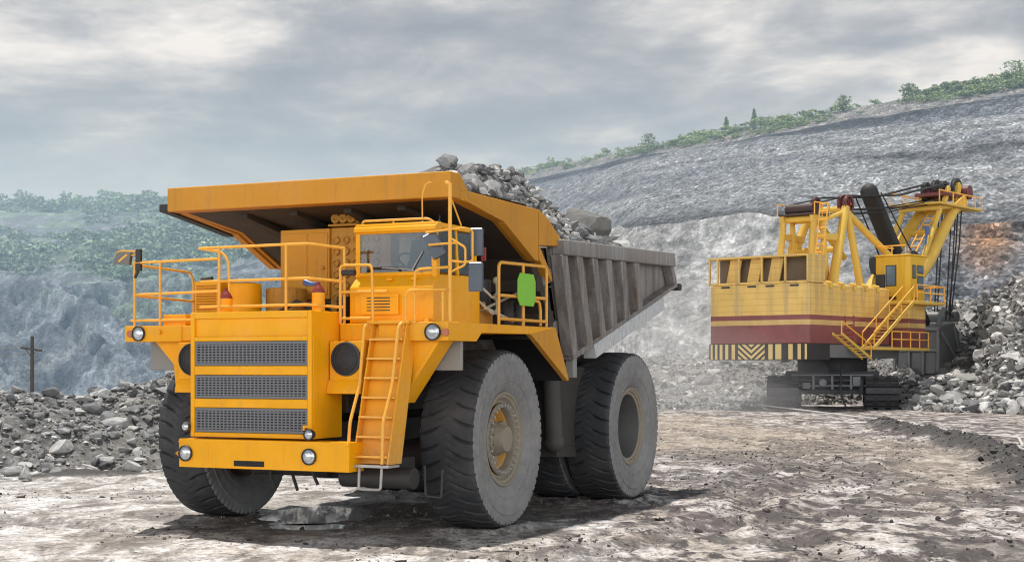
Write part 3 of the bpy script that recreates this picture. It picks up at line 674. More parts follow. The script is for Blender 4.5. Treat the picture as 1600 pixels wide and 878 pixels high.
def make_wheel(front):
    w = empty('wheel', parent=TR)
    o = np_mesh('tyre', tv_, tf_, [M['tread'],M['side']], w, True); o.data.polygons.foreach_set('material_index', tmi.astype(np.int32)); o.data.set_sharp_from_angle(angle=R(40))
    mb = MB()
    if front:
        mb.mat(0).lathe([(-.3,.82),(.37,.815),(.405,.80),(.405,.765),(.38,.755),(.365,.71),(.33,.695),(.30,.66),(.30,.62)], n=56)
        mb.mat(2).lathe([(.30,.62),(.27,.615),(.22,.50),(.12,.44),(.10,.26)], n=56)
        mb.mat(0).lathe([(.34,.615),(.36,.60),(.36,.545),(.33,.53),(.22,.525)], n=56)
        for k in range(30):
            a = 2*math.pi*k/30; c = (math.sin(a)*.575, .36, math.cos(a)*.575)
            mb.mat(1).cyl(c, (c[0],.415,c[2]), .026, .022, 6)
        for k in range(3):
            a = 2*math.pi*(k+.35)/3; M_ = Matrix.Rotation(a,3,'Y'); mb.mat(0).obox(M_@Vector((0,.14,.40)), (.42,.16,.26), M_)
        o = mb.build('rim', [M['rim'],M['steel'],M['rimyel']], w)
        hb = MB(); hb.lathe([(.08,.30),(.26,.285),(.30,.25),(.42,.235),(.455,.215),(.46,.17),(.452,.001)], n=40)
        for k in range(10):
            a = 2*math.pi*k/10; hb.cyl((math.sin(a)*.262,.28,math.cos(a)*.262),(math.sin(a)*.262,.325,math.cos(a)*.262),.018,None,6)
        hb.build('hub_cap', M['rim'], w)
    else:
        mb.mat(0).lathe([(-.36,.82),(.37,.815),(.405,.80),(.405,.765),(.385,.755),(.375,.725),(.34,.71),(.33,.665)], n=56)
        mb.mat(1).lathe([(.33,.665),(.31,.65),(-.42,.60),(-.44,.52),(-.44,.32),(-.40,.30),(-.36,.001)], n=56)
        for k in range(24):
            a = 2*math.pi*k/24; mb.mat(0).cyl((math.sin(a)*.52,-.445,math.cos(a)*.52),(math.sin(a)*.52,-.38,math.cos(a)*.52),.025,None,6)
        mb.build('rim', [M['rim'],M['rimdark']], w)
    return w
wf = make_wheel(True); wf.location = (0,2.66,1.53); wf.rotation_euler = (0,0,R(1.5))
c = copy_tree(wf, TR); c.location = (0,-2.66,1.53); c.rotation_euler = (0,0,R(181.5))
wr = make_wheel(False); wr.location = (-6.15,2.66,1.53); wr.rotation_euler = (0,R(47),0)
for y,rz in ((1.52,0),(-1.52,180),(-2.66,180)):
    c = copy_tree(wr, TR); c.location = (-6.15,y,1.53); c.rotation_euler = (0,R(20*y),R(rz))
# --- chassis and running gear
mb = MB()
for y in (-.75,.55): mb.box(-8.2,2.3,y,y+.22,1.15,1.85)
mb.box(1.9,2.15,-1.5,2.1,1.2,1.6).box(-2.6,-2.2,-1.2,1.2,1.2,2.9).box(-8.3,-7.9,-.9,.9,1.1,2.1)
mb.box(-3.0,1.9,-1.0,1.1,2.0,3.0)
mb.build('chassis_frame', M['dark'], TR, .02)
mb = MB(); mb.tube([(0,-2.3,1.45),(0,-.6,1.05),(0,.6,1.05),(0,2.3,1.45)],[.28,.3,.3,.28],14)
mb.lathe([(-1.0,.2),(-.98,.72),(-.4,.95),(.4,.95),(.98,.72),(1.0,.2)],(-6.15,0,1.53),32); mb.cyl((-6.15,-2.3,1.53),(-6.15,2.3,1.53),.58,None,24); mb.cyl((-6.0,0,1.5),(-2.4,0,1.7),.2,None,12)
mb.build('axles', M['dark'], TR)
for y in (-1.75,1.75):
    mb = MB(); mb.cyl((.05,y,1.3),(-.1,y,2.5),.20,None,18); mb.cyl((-.1,y,2.5),(-.15,y,3.2),.15,None,18); mb.build('front_suspension', M['dark'], TR)
    s = 1 if y > 0 else -1
    mb = MB(); mb.cyl((-3.55,s*2.45,1.35),(-3.35,s*2.45,2.75),.17,None,18); mb.sphere((-3.56,s*2.45,1.3),.2); mb.cyl((-3.4,s*2.45,2.3),(-3.33,s*2.45,2.9),.13,None,14); mb.build('hoist_cylinder', plain('muddy_cylinder',(.05,.047,.045),.7,0,.4,3,.3,(.12,.115,.11)), TR)
mb = MB(); mb.prism([(-3.75,2.75),(-3.75,1.0),(-5.2,.92),(-5.2,2.75)],1.55,2.42); mb.box(-3.76,-3.72,1.7,2.3,1.4,2.4).box(-5.0,-3.9,2.42,2.44,1.2,1.24)
m_tank = plain('muddy_tank', (.032,.028,.026), .75, 0, .5, 3.5, .4, (.095,.085,.075)); mb.build('hydraulic_tank', m_tank, TR, .03)
mb = MB(); mb.box(-3.4,-2.3,-2.2,-1.5,1.0,2.4); mb.build('fuel_tank', m_tank, TR, .05)
mb = MB(); mb.beam((-3.2,1.3,2.5),(-4.9,1.3,3.05),.6,.5); mb.beam((-3.2,-1.3,2.5),(-4.9,-1.3,3.05),.6,.5); mb.box(-5.6,-3.2,-1.5,1.5,2.0,2.6); mb.build('subframe', M['dark'], TR, .02)
# bits hanging under the nose
mb = MB()
for (y0,x0,z0,z1) in ((-.2,2.2,.75,1.15),(.1,2.0,.7,1.2),(.75,2.4,.85,1.2),(-.55,1.8,.8,1.3)): mb.tube([(x0,y0,z1),(x0+.03,y0+.02,(z0+z1)/2),(x0-.05,y0+.06,z0)],.03,6)
mb.cyl((2.35,1.3,1.0),(2.35,2.6,1.0),.17,None,16); mb.cyl((2.1,-.6,1.1),(2.1,.9,1.1),.14,None,14); mb.box(1.6,2.2,1.2,2.2,.95,1.3)
mb.build('steering_gear', M['dark'], TR)
# --- bumper
mb = MB(); mb.box(2.78,3.22,-1.3,1.93,1.13,1.59); mb.box(3.22,3.226,-.74,-.72,1.22,1.52).box(3.22,3.226,.72,.735,1.22,1.56)
for y in (-1.28,1.9): mb.cyl((3.22,y,1.54),(3.24,y,1.54),.02,None,8)
bp = mb.build('bumper', Yl, TR, .018)
mb = MB(); mb.box(3.215,3.224,-.22,.36,1.17,1.26); mb.build('tow_slot', M['void'], bp)
mb = MB(); mb.tube([(3.1,-1.30,1.43),(3.12,-1.43,1.34),(3.1,-1.30,1.25)],.022,8); mb.build('tow_eye', Yc, bp)
def headlight(name, x, y, z, r, par, ring=None):
    mb = MB(); mb.mat(0).lathe([(-.08,r*.8),(-.02,r*1.02),(.035,r*1.05),(.045,r*.98),(.02,r*.9)],(x,y,z),28,'x')
    mb.mat(1).lathe([(.022,r*.9),(.045,r*.55),(.05,.001)],(x,y,z),28,'x')
    return mb.build(name, [ring or M['dark'],M['lens']], par, smooth=50)
for y in (-1.16,1.21): headlight('headlight', 3.225, y, 1.355, .125, bp)
# --- radiator hood
mb = MB(); mb.box(2.18,3.05,-1.167,1.167,1.62,3.65)
a, b = 3.05, 3.10
mb.box(a,b,-1.167,-1.09,1.62,3.65).box(a,b,1.09,1.167,1.62,3.65)
for z0,z1 in ((3.54,3.65),(3.175,3.25),(2.63,2.775),(2.10,2.245),(1.62,1.695)): mb.box(a,b,-1.09,1.09,z0,z1)
hd = mb.build('radiator_hood', Yl, TR, .012)
for z0,z1 in ((2.775,3.175),(2.245,2.63),(1.695,2.10)):
    mb = MB(); mb.mat(1).box(3.051,3.056,-1.085,1.085,z0+.003,z1-.003)
    x0, x1 = 3.062, 3.082; mb.mat(0)
    mb.box(x0,x1,-1.085,-1.045,z0+.004,z1-.004).box(x0,x1,1.045,1.085,z0+.004,z1-.004)
    nz = 9; hz = (z1-z0)
    for k in range(nz):
        zz = z0+.028+(hz-.056)*k/(nz-1); hh = .011 if 0<k<nz-1 else .02; mb.box(x0,x1,-1.045,1.045,zz-hh,zz+hh)
    for k in range(1,28):
        yy = -1.045+2.09*k/28; mb.box(x0-.004,x1-.004,yy-.0125,yy+.0125,z0+.03,z1-.03)
    mb.build('grille', [M['grill'],M['void']], hd)
mb = MB(); mb.box(3.105,3.14,1.03,1.2,1.80,1.84).box(3.105,3.14,1.03,1.06,1.76,1.80).box(3.105,3.14,1.16,1.19,1.76,1.80); mb.cyl((3.1,1.17,1.72),(3.2,1.2,1.72),.03); mb.build('lamp_bracket', Yc, hd)
headlight('work_lamp', 3.2, 1.19, 1.70, .085, hd); headlight('work_lamp', 3.12, -1.24, 1.78, .08, hd)
# --- air cleaners with round intakes on both sides of the hood
for s in (1,-1):
    mb = MB(); y0,y1 = sorted((s*1.19,s*1.79)); mb.box(2.1,2.6,y0,y1,2.55,3.17); mb.prism([(2.1,2.33),(2.68,2.33),(2.68,2.40),(2.6,2.56),(2.1,2.56)],y0-.02,y1+.02)
    ac = mb.build('air_cleaner', Yc, TR, .012)
    mb = MB(); mb.mat(0).lathe([(.0,.275),(.03,.27),(.035,.25),(.012,.24)],(2.6,s*1.5,2.885),36,'x'); mb.mat(1).lathe([(.012,.24),(.03,.13),(.035,.001)],(2.6,s*1.5,2.885),36,'x')
    for k in range(1,5): mb.mat(0).lathe([(.03,.05*k),(.036,.05*k+.006),(.03,.05*k+.012)],(2.6,s*1.5,2.885),30,'x')
    mb.build('round_intake', [plain('intake_dark',(.035,.036,.042),.55,0,.2,6),M['black']], ac)
# --- decks, fenders
mb = MB(); mb.box(-1.9,2.35,-3.1,-1.2,3.2,3.46); mb.box(1.95,2.37,-3.12,-1.9,3.19,3.465)
dk = mb.build('fender_deck', Yc, TR, .015)
headlight('headlight', 2.38, -2.80, 3.33, .125, dk)
mb = MB(); mb.cyl((2.37,-2.99,3.33),(2.40,-2.99,3.33),.06,None,16); mb.build('reflector', M['amber'], dk)
mb = MB(); mb.cyl((2.37,-2.35,3.35),(2.42,-2.35,3.35),.035,None,10); mb.tube([(2.3,-2.4,3.42),(2.38,-2.34,3.37)],.02,6); mb.build('latch', Yc, dk)
mb = MB(); mb.prism([(2.36,3.17),(2.36,3.47),(-.9,3.47),(-.9,3.33),(1.15,3.31),(1.35,3.17)],1.95,3.2); mb.box(-1.8,1.0,1.25,3.15,3.322,3.328) if False else None; mb.box(-1.85,-.9,1.25,3.2,3.33,3.47).box(1.6,2.3,1.2,1.95,3.18,3.46); mb.box(-.9,1.6,1.2,1.95,3.3,3.468)
dl = mb.build('fender_deck', Yc, TR, .012)
headlight('headlight', 2.39, 2.95, 3.305, .13, dl)
mb = MB(); mb.cyl((2.37,3.17,3.30),(2.40,3.17,3.30),.062,None,16); mb.build('reflector', M['amber'], dl)
for p_ in ((2.0,2.62,.06),(2.2,2.74,.045)):
    mb = MB(); mb.cyl((p_[0],p_[1],3.47),(p_[0],p_[1],3.53),p_[2],None,12); mb.build('filler_cap', Yc, dl)
mb = MB(); mb.prism([(-.75,3.335),(-1.88,3.472),(-2.5,2.52),(-2.44,2.50),(-.95,3.25)],3.10,3.205); mg = mb.build('mudguard', M['canopy'], TR, .008)
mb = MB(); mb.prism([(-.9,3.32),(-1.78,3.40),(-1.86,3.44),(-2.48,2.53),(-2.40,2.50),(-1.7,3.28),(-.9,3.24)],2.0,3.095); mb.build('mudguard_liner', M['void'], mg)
mb = MB(); mb.prism([(-1.8,3.4),(-1.88,3.46),(-2.5,2.52),(-2.44,2.5)],-3.15,-2.05); mb.build('mudguard', M['canopy'], TR, .008)
for s in (1,-1):
    mb = MB()
    if s > 0: mb.prism([(2.26,3.19),(2.98,3.19),(2.92,3.08),(2.26,2.2),(2.2,2.2),(2.2,3.19)],2.1,2.22,'x'); mb.prism([(2.92,3.19),(3.0,3.19),(2.28,2.18),(2.2,2.18)],1.75,2.23,'x')
    else: mb.prism([(-2.6,3.2),(-1.8,3.2),(-1.8,2.33),(-2.15,2.33),(-2.2,2.8)],2.1,2.2,'x')
    mb.build('deck_bracket', Yc, TR, .008)
    mb = MB(); y0,y1 = sorted((s*2.55,s*3.10)); mb.box(1.62,1.70,y0,y1,2.70,3.2); mb.box(1.2,1.62,y0,y0+.04,2.78,3.2); mb.build('mud_flap', M['flap'], TR, .02)
# --- ladder
mb = MB(); mb.prism([(2.42,3.44),(2.30,3.44),(2.86,1.25),(3.02,1.25)],1.86,1.89); mb.prism([(2.44,3.44),(2.10,3.44),(2.62,1.25),(3.05,1.25)],2.49,2.52); mb.prism([(2.32,3.40),(2.29,3.40),(2.85,1.25),(2.88,1.25)],1.89,2.49)
mb.box(2.3,2.46,1.80,2.56,3.44,3.49)
ld = mb.build('ladder', M['ladder'], TR, .006)
for k in range(7):
    z = 3.2-.305*k; x = 2.47+(3.4-z)*.266; mb = MB(); mb.box(x-.11,x+.03,1.892,2.488,z-.02,z+.012); mb.build('rung', M['rail'], ld)
mb = MB(); mb.box(2.72,3.08,1.82,2.54,1.20,1.24); mb.build('foot_plate', M['steel'], ld, .006)
mb = MB(); mb.tube([(3.0,1.98,1.2),(3.0,1.97,.86),(3.0,2.36,.86),(3.0,2.38,1.2)],.022,8,.05); mb.build('stirrup', M['steel'], ld)
for y,off in ((1.80,0),(2.42,.05)):
    mb = MB(); mb.tube([(2.40,y+.03,3.36),(2.44,y+.02,3.47),(2.54,y,3.40),(2.70+off,y,2.45),(2.98+off,y,1.9),(3.06,y,1.26)],.026,8,.1); mb.build('handrail', M['rail'], ld)
mb = MB(); mb.tube([(2.2,2.7,1.2),(2.2,2.72,.72),(2.2,3.0,.70),(2.2,3.02,1.15)],.02,6,.04); mb.build('stirrup', M['dark'], TR)
# --- operator's cab
mb = MB()
mb.prism([(2.10,3.47),(2.10,4.05),(1.86,4.24),(.42,4.28),(.42,3.47)],1.26,2.8); 
mb.box(.42,1.92,1.26,2.74,5.0,5.09); mb.prism([(1.95,4.95),(1.95,5.02),(1.86,5.09),(1.7,5.09),(1.7,4.95)],1.24,2.76)
def post(p0,p1,w=.07,d=.09): mb.beam(p0,p1,w,d)
for y in (1.285,2.70): post((1.85,y,4.22),(1.84,y,4.98),.085,.09)
mb.beam((1.855,1.28,4.265),(1.855,2.7,4.265),.07,.07); mb.beam((1.86,1.28,4.965),(1.86,2.7,4.965),.08,.08)
for x in (.46,1.14): post((x,2.74,4.26),(x,2.70,5.0),.06,.06)
mb.box(.42,.47,1.27,2.72,4.27,5.0)
mb.box(1.78,1.9,2.66,2.76,4.2,4.62)
cb = mb.build('cab', Yl, TR, .016)
mb = MB(); mb.prism([(1.32,4.30),(2.66,4.30),(2.66,4.93),(1.32,4.93)],1.865,1.872,'x'); mb.build('windshield', M['glass'], cb)
for x0,x1 in ((1.17,1.8),(.49,1.11)):
    mb = MB(); mb.box(x0,x1,2.715,2.722,4.29,4.98); mb.build('side_window', M['glass'], cb)
mb = MB(); mb.box(2.10,2.115,1.36,2.22,3.60,3.92); mb.box(2.1,2.16,1.5,2.20,3.60,3.92)
lv = mb.build('vent_box', Yl, cb, .01)
mb = MB()
for k in range(5): mb.box(2.158,2.164,1.62,2.05,3.66+.05*k,3.676+.05*k)
mb.build('vent_slots', M['dark'], lv)
mb = MB(); mb.box(1.0,1.45,1.75,2.35,4.28,4.40); mb.obox((.95,2.05,4.58),(.12,.56,.62),Matrix.Rotation(R(-10),3,'Y')); mb.sphere((.92,2.05,4.92),.14,10,6,(.5,1,.6)); mb.build('seat', M['seat'], cb, .04)
mb = MB(); mb.prism([(1.55,4.25),(1.82,4.25),(1.82,4.30),(1.6,4.42),(1.55,4.42)],1.35,2.65); mb.build('dashboard', plain('dash_board',(.12,.09,.08),.6), cb, .02)
mb = MB(); n = 20; c0 = Vector((1.48,2.05,4.50)); ring = [c0+Matrix.Rotation(R(-35),3,'Y')@Vector((.2*math.cos(6.2832*k/n),.2*math.sin(6.2832*k/n),0)) for k in range(n+1)]; mb.tube(ring,.016,6); mb.cyl((1.62,2.05,4.36),c0,.02); mb.build('steering_wheel', M['black'], cb)
for y0_,y1_ in ((1.3,1.62),(2.35,2.66)):
    mb = MB(); mb.box(.475,.49,y0_,y1_,4.3,4.98); mb.build('rear_lining', plain('cab_lining',(.45,.38,.25),.7), cb)
mb = MB(); mb.tube([(1.9,2.5,4.28),(1.895,2.2,4.34),(1.885,1.75,4.37)],.011,6); mb.tube([(1.895,2.3,4.31),(1.885,2.5,4.62)],.012,6); mb.build('wiper', M['steel'], cb)
for y in (1.95,2.4):
    mb = MB(); mb.box(1.95,2.02,y-.05,y+.05,4.155,4.19); mb.build('bonnet_hook', Yc, cb)
mb = MB(); mb.tube([(1.75,1.3,5.05),(1.78,1.32,5.15),(1.78,2.55,5.15),(1.7,2.66,5.05)],.024,8,.07); mb.cyl((1.78,1.9,5.05),(1.78,1.9,5.15),.018,None,8); mb.build('roof_rail', M['rail'], cb)
mb = MB(); mb.tube([(1.75,2.42,5.1),(1.78,2.43,5.55),(1.78,2.5,5.72),(1.75,2.58,5.74)],.013,6,.08); mb.build('antenna', M['rail'], cb)
mb = MB(); mb.tube([(1.7,2.7,5.05),(1.7,2.71,5.2)],.012,6); mb.sphere((1.7,2.7,5.1),.03); mb.build('antenna', M['black'], cb)
# --- handrails
def rail(paths, r=.023, fil=.08, par=TR, mat='rail', name='handrail'):
    mb = MB()
    for p in paths: mb.tube(p, r, 8, fil)
    return mb.build(name, M[mat], par)
x = 2.3
rail([[(x,-2.96,3.46),(x,-2.96,4.60)],[(x,-2.97,4.56),(x,-1.2,4.58)],[(x,-2.98,4.01),(x,-1.15,4.03)],[(x,-3.03,3.56),(x,-1.75,3.56)],[(x,-2.41,3.46),(x,-2.41,4.56)],
      [(x,-2.98,4.53),(.66,-3.0,4.49),(.58,-3.0,4.3),(.58,-3.0,3.46)],[(x,-2.98,4.0),(.58,-3.0,3.96)]])
xx = 2.9
rail([[(xx,-1.14,4.71),(xx,.96,4.72),(2.25,1.25,4.68)],[(xx,-1.10,4.16),(xx,.96,4.17),(2.25,1.25,4.14)],[(xx,-1.12,3.74),(xx,.96,3.75),(2.25,1.25,3.72)],
      [(xx,-.74,3.62),(xx,-.74,4.71)],[(xx,.56,3.62),(xx,.56,4.71)],[(2.25,1.25,3.46),(2.25,1.25,4.68)],[(xx,-1.14,4.71),(xx-.05,-.72,4.64),(xx-.06,-.60,4.5),(xx-.06,-.58,4.0)]])
rail([[(2.34,1.23,3.46),(2.34,1.23,4.40),(2.34,1.82,4.39),(2.34,1.84,3.46)],[(2.34,1.23,3.97),(2.34,2.1,3.96)],[(2.34,1.23,3.54),(2.34,1.8,3.54)]])
rail([[(2.3,2.58,3.47),(2.3,2.58,4.30),(2.3,3.18,4.32)],[(2.36,2.45,3.47),(2.36,2.45,3.97),(2.36,3.18,3.97)],[(2.3,3.08,3.47),(2.3,3.08,3.97)]], fil=.12)
mast = rail([[(2.25,3.18,3.46),(2.25,3.18,5.64)],[(2.25,3.16,5.62),(2.25,3.1,5.66)]],.032, name='mirror_mast')
rail([[(2.25,3.18,5.45),(1.9,3.2,5.0)]],.013,0,mast,name='stay')
rail([[(2.25,2.75,4.88),(2.25,3.42,4.93),(2.1,3.5,4.9),(2.1,3.5,4.1)],[(2.25,2.8,4.68),(2.25,3.3,4.70)],[(2.25,3.18,4.42),(2.1,3.38,4.40),(2.1,3.5,4.42)],[(2.25,3.18,4.78),(2.25,3.45,4.62),(2.25,3.45,4.35),(2.25,3.2,4.25)]],.018,.05,mast,name='mirror_arm')
rail([[(.1,3.0,3.47),(.1,3.0,4.54),(-1.92,3.0,4.58),(-1.92,3.0,3.47)],[(-.9,3.0,3.47),(-.9,3.0,4.55)],[(.1,3.0,3.98),(-1.92,3.0,4.0)],[(.1,3.0,3.58),(-1.92,3.0,3.58)],[(-1.3,2.96,3.95),(-1.68,2.96,3.94),(-1.74,2.96,3.8),(-1.74,2.96,3.5)]],.029,.12)
# green plate on the side rail
mb = MB(); pts = [(-.56,3.95),(-.66,3.83),(-1.22,3.83),(-1.31,3.95),(-1.31,4.28),(-1.22,4.40),(-.66,4.40),(-.56,4.28)]; mb.prism(pts,3.04,3.06); gp = mb.build('green_plate', M['green'], TR, .006)
mb = MB(); mb.box(-.96,-.90,3.015,3.04,3.86,4.37); mb.build('plate_bracket', M['rail'], gp)
# mirrors
def mirror(name, c, size, rz, tilt, par=TR, roll=0):
    Mx = Matrix.Rotation(R(rz),3,'Z')@Matrix.Rotation(R(tilt),3,'Y')@Matrix.Rotation(R(roll),3,'X')
    mb = MB(); mb.mat(0).obox(c,(.09,size[0],size[1]),Mx); mb.mat(1).obox(Vector(c)+Mx@Vector((-.048,0,0)),(.006,size[0]*.9,size[1]*.92),Mx); mb.mat(1).obox(Vector(c)+Mx@Vector((.0,0,size[1]/2+.006)),(.1,size[0]*.9,.02),Mx)
    return mb.build(name,[M['mirror'],M['chrome']],par,.02)
mirror('mirror',(2.12,2.84,4.68),(.22,.40),10,0,TR,27)
mirror('mirror',(1.95,3.50,4.72),(.20,.42),15,0); mirror('mirror',(2.1,3.56,4.16),(.22,.44),10,0)
mb = MB(); mb.box(2.26,2.32,-2.93,-2.82,4.42,4.80); mb.tube([(2.3,-2.88,4.42),(2.3,-2.95,4.3)],.03,6); mb.build('mirror_bracket', M['dark'], TR, .01)
rail([[(2.3,-2.85,4.76),(2.3,-3.3,4.78),(2.3,-3.38,4.70),(2.3,-3.36,4.62)],[(2.3,-2.9,4.70),(2.3,-3.2,4.70)]],.016,.05,name='mirror_arm')
mb = MB(); mb.mat(0).prism([(-3.02,4.74),(-3.34,4.74),(-3.40,4.55),(-3.06,4.53)],2.26,2.33,'x'); mb.mat(1).prism([(-3.08,4.70),(-3.12,4.72),(-3.3,4.60),(-3.27,4.58)],2.332,2.335,'x'); mb.build('mirror', [plain('mirror_glass',(.11,.09,.07),.15,0,.1), M['rail']], TR, .012)
# --- equipment on the deck behind the hood
mb = MB(); mb.box(.05,.6,-1.08,-.06,3.95,5.19); mb.box(.6,.615,-1.05,-.52,4.02,5.12).box(.6,.615,-.48,-.09,4.02,5.12).cyl((.61,-.18,4.5),(.65,-.18,4.5),.03)
mb.build('control_cabinet', M['canopy'], TR, .015)
mb = MB(); mb.box(.05,.55,-.06,1.15,3.6,5.2); pb = mb.build('resistor_bank', M['dirty_yellow'], TR, .012)
mb = MB()
for i in range(5):
    for k in range(6):
        c0 = (.55,.06+.2*i,4.98-.2*k); mb.lathe([(0,.07),(.04,.066),(.045,.045),(.02,.03),(.02,.001)],c0,12,'x')
mb.build('resistor_caps', M['dirty_yellow'], pb)
mb = MB(); mb.box(.2,.62,-.08,.5,5.22,5.26); mb.box(.2,.5,-.04,.46,5.26,5.46)
for k in range(3): mb.lathe([(0,.09),(.1,.085),(.1,.05),(.06,.001)],(.5,.05+.16*k,5.36),14,'x')
mb.build('horn_set', M['dirty_yellow'], TR, .01)
mb = MB(); mb.cyl((1.55,-1.18,3.4),(1.55,-1.18,4.16),.29,None,28); mb.lathe([(0,.29),(.03,.28),(.05,.20),(.05,.001)],(1.55,-1.18,4.16),28,'z'); mb.build('air_tank', Yc, TR)
mb = MB(); mb.cyl((1.1,-.62,3.4),(1.1,-.62,4.12),.36,None,28); mb.build('filter_drum', M['dirty_yellow'], TR, .02)
mb = MB(); mb.box(1.2,1.62,-2.2,-1.68,3.46,4.26); lb = mb.build('louvre_cabinet', Yc, TR, .012)
mb = MB()
for k in range(11): mb.obox((1.625,-1.94,3.72+.045*k),(.02,.42,.02),Matrix.Rotation(R(30),3,'Y'))
mb.build('louvres', M['dirty_yellow'], lb)
mb = MB(); mb.box(1.9,2.2,-2.42,-1.95,3.46,3.66); mb.build('battery_box', Yc, TR, .012)
mb = MB(); mb.box(.5,1.8,-1.6,1.0,3.3,3.66).cyl((1.2,.6,3.5),(1.2,.6,3.95),.12).cyl((1.5,.3,3.5),(1.5,.3,3.85),.16).tube([(1.75,-.5,3.6),(1.75,0,3.86),(1.7,.6,3.6)],.04,8); mb.build('engine', M['dark'], TR)
for p0,p1,r_ in (((2.05,-1.72,4.25),(2.05,-1.5,4.27),.035),((2.3,1.22,4.28),(2.3,1.48,4.28),.05)):
    mb = MB(); mb.cyl(p0,p1,r_); mb.build('hose_coupling', M['dark'], TR)
for y,zt in ((-.82,4.06),(.98,4.12)):
    mb = MB(); mb.mat(0).cyl((2.6,y,3.5),(2.6,y,zt-.17),.105,None,20); mb.mat(1).lathe([(0,.108),(.02,.108),(.09,.07),(.13,.035),(.17,.03),(.17,.001)],(2.6,y,zt-.17),20,'z'); mb.build('brake_accumulator',[Yc,M['redcap']],TR)
mb = MB(); mb.tube([(2.6,1.0,4.10),(2.6,.86,4.09),(2.6,.72,4.12)],[.02,.035,.06],12); mb.build('air_horn', M['blue'], TR)
# hydraulics seen behind the side rail
mb = MB(); mb.box(-1.6,.3,1.3,2.2,3.47,3.9).box(-1.9,-1.0,1.5,2.6,3.47,3.75).cyl((-1.2,2.5,3.5),(-1.2,2.5,3.95),.16).cyl((-1.55,2.6,3.5),(-1.55,2.6,3.9),.13).cyl((-.6,2.3,3.5),(-.6,2.3,4.3),.2).box(-.4,.2,1.6,2.2,3.9,4.6); mb.build('hydraulic_unit', M['dark'], TR, .02)
mb = MB(); mb.box(-.2,.35,2.3,2.75,3.47,3.72).cyl((.05,2.5,3.72),(.05,2.5,3.9),.12).cyl((.2,2.72,3.8),(.2,2.78,3.8),.07); mb.build('pump_housing', M['dirty_yellow'], TR, .02)
for z in (4.12,3.84):
    mb = MB(); mb.tube([(.42,2.75,z+.05),(.3,2.9,z-.12),(.12,2.9,z-.2),(-.05,2.9,z-.1),(-.12,2.85,z+.12)],.021,8,.25); mb.sphere((-.12,2.85,z+.12),.07,10,6); mb.build('hose', M['hose'], TR)
mb = MB(); mb.tube([(.4,2.9,3.75),(-.9,2.8,3.56)],.03,8); mb.tube([(.1,2.6,3.7),(-1.4,2.7,4.1)],.025,8); mb.build('pipe', M['hose'], TR)
mb = MB(); mb.box(.30,.34,2.78,2.86,4.55,4.78); mb.build('marker_plate', plain('red_reflector',(.28,.04,.035),.5), TR)
# --- dump body
prof = [(1.19,5.66),(1.19,5.50),(-.43,5.29),(-1.70,4.72),(-1.93,4.68),(-1.93,5.63),(1.15,5.67)]
prof2 = [(-1.95,5.63),(-1.95,4.98),(-2.9,5.03),(-2.96,5.17),(-2.35,5.50)]
mb = MB(); mb.box(1.2,1.57,-2.83,2.83,5.51,5.93); mb.prism([(1.2,5.51),(1.2,5.93),(.9,5.66),(.9,5.5)],-2.83,2.83)
mb.prism([(1.2,5.62),(1.2,5.68),(-1.95,5.66),(-1.95,5.60)],-2.6,2.6)
DB = mb.build('dump_body', M['canopy'], TR, .02)
for s in (1,-1):
    y0,y1 = (2.62,2.84) if s > 0 else (-2.84,-2.62)
    mb = MB(); mb.prism(prof,y0,y1); mb.prism(prof2,y0,y1+.01*s if s>0 else y1); mb.prism([(-1.97,4.98),(-1.97,4.72),(-2.56,4.34),(-2.5,4.5)],y0,y1)
    mb.beam((1.1,s*2.80,5.52),(-.43,s*2.80,5.29),.14,.05); mb.beam((-.43,s*2.80,5.28),(-1.72,s*2.80,4.70),.16,.05)
    mb.build('canopy_side', M['canopy'], DB, .012)
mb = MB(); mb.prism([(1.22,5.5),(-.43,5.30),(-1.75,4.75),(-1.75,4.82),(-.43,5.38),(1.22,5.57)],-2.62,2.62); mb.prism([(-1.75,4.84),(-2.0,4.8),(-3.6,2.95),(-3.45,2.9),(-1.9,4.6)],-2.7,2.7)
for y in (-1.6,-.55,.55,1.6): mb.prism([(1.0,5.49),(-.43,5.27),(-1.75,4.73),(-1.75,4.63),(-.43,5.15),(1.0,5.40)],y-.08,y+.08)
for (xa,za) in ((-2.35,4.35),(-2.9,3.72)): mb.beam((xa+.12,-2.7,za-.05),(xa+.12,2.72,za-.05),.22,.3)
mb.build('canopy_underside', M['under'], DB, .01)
mb = MB(); mb.prism([(1.52,5.66),(1.52,5.52),(1.0,5.45),(-.5,5.22),(-.5,5.27),(.4,5.55)],-3.05,-2.85); mb.build('rubber_edge', M['black'], DB, .02)
BD = M['bed']
fw = plain('front_wall_steel',(.10,.095,.09),.7,.1,.4,3,.3,(.2,.19,.18))
for s in (1,-1):
    mb = MB(); y0,y1 = sorted((s*2.45,s*2.55)); mb.prism([(-2.1,4.98),(-2.85,4.98),(-3.45,3.0),(-3.0,3.0),(-2.45,4.3)],y0,y1); mb.build('front_wall_plate', fw, DB, .01)
    for x0,z0,x1,z1 in ((-2.42,4.40,-2.95,4.52),(-2.78,3.42,-3.3,3.56)):
        mb = MB(); mb.beam((x0,s*2.63,z0),(x1,s*2.63,z1),.16,.27); mb.build('stiffener', BD, DB, .015)
side = [(-2.9,5.14),(-9.2,5.32),(-9.5,4.62),(-3.45,2.95),(-2.75,4.95)]
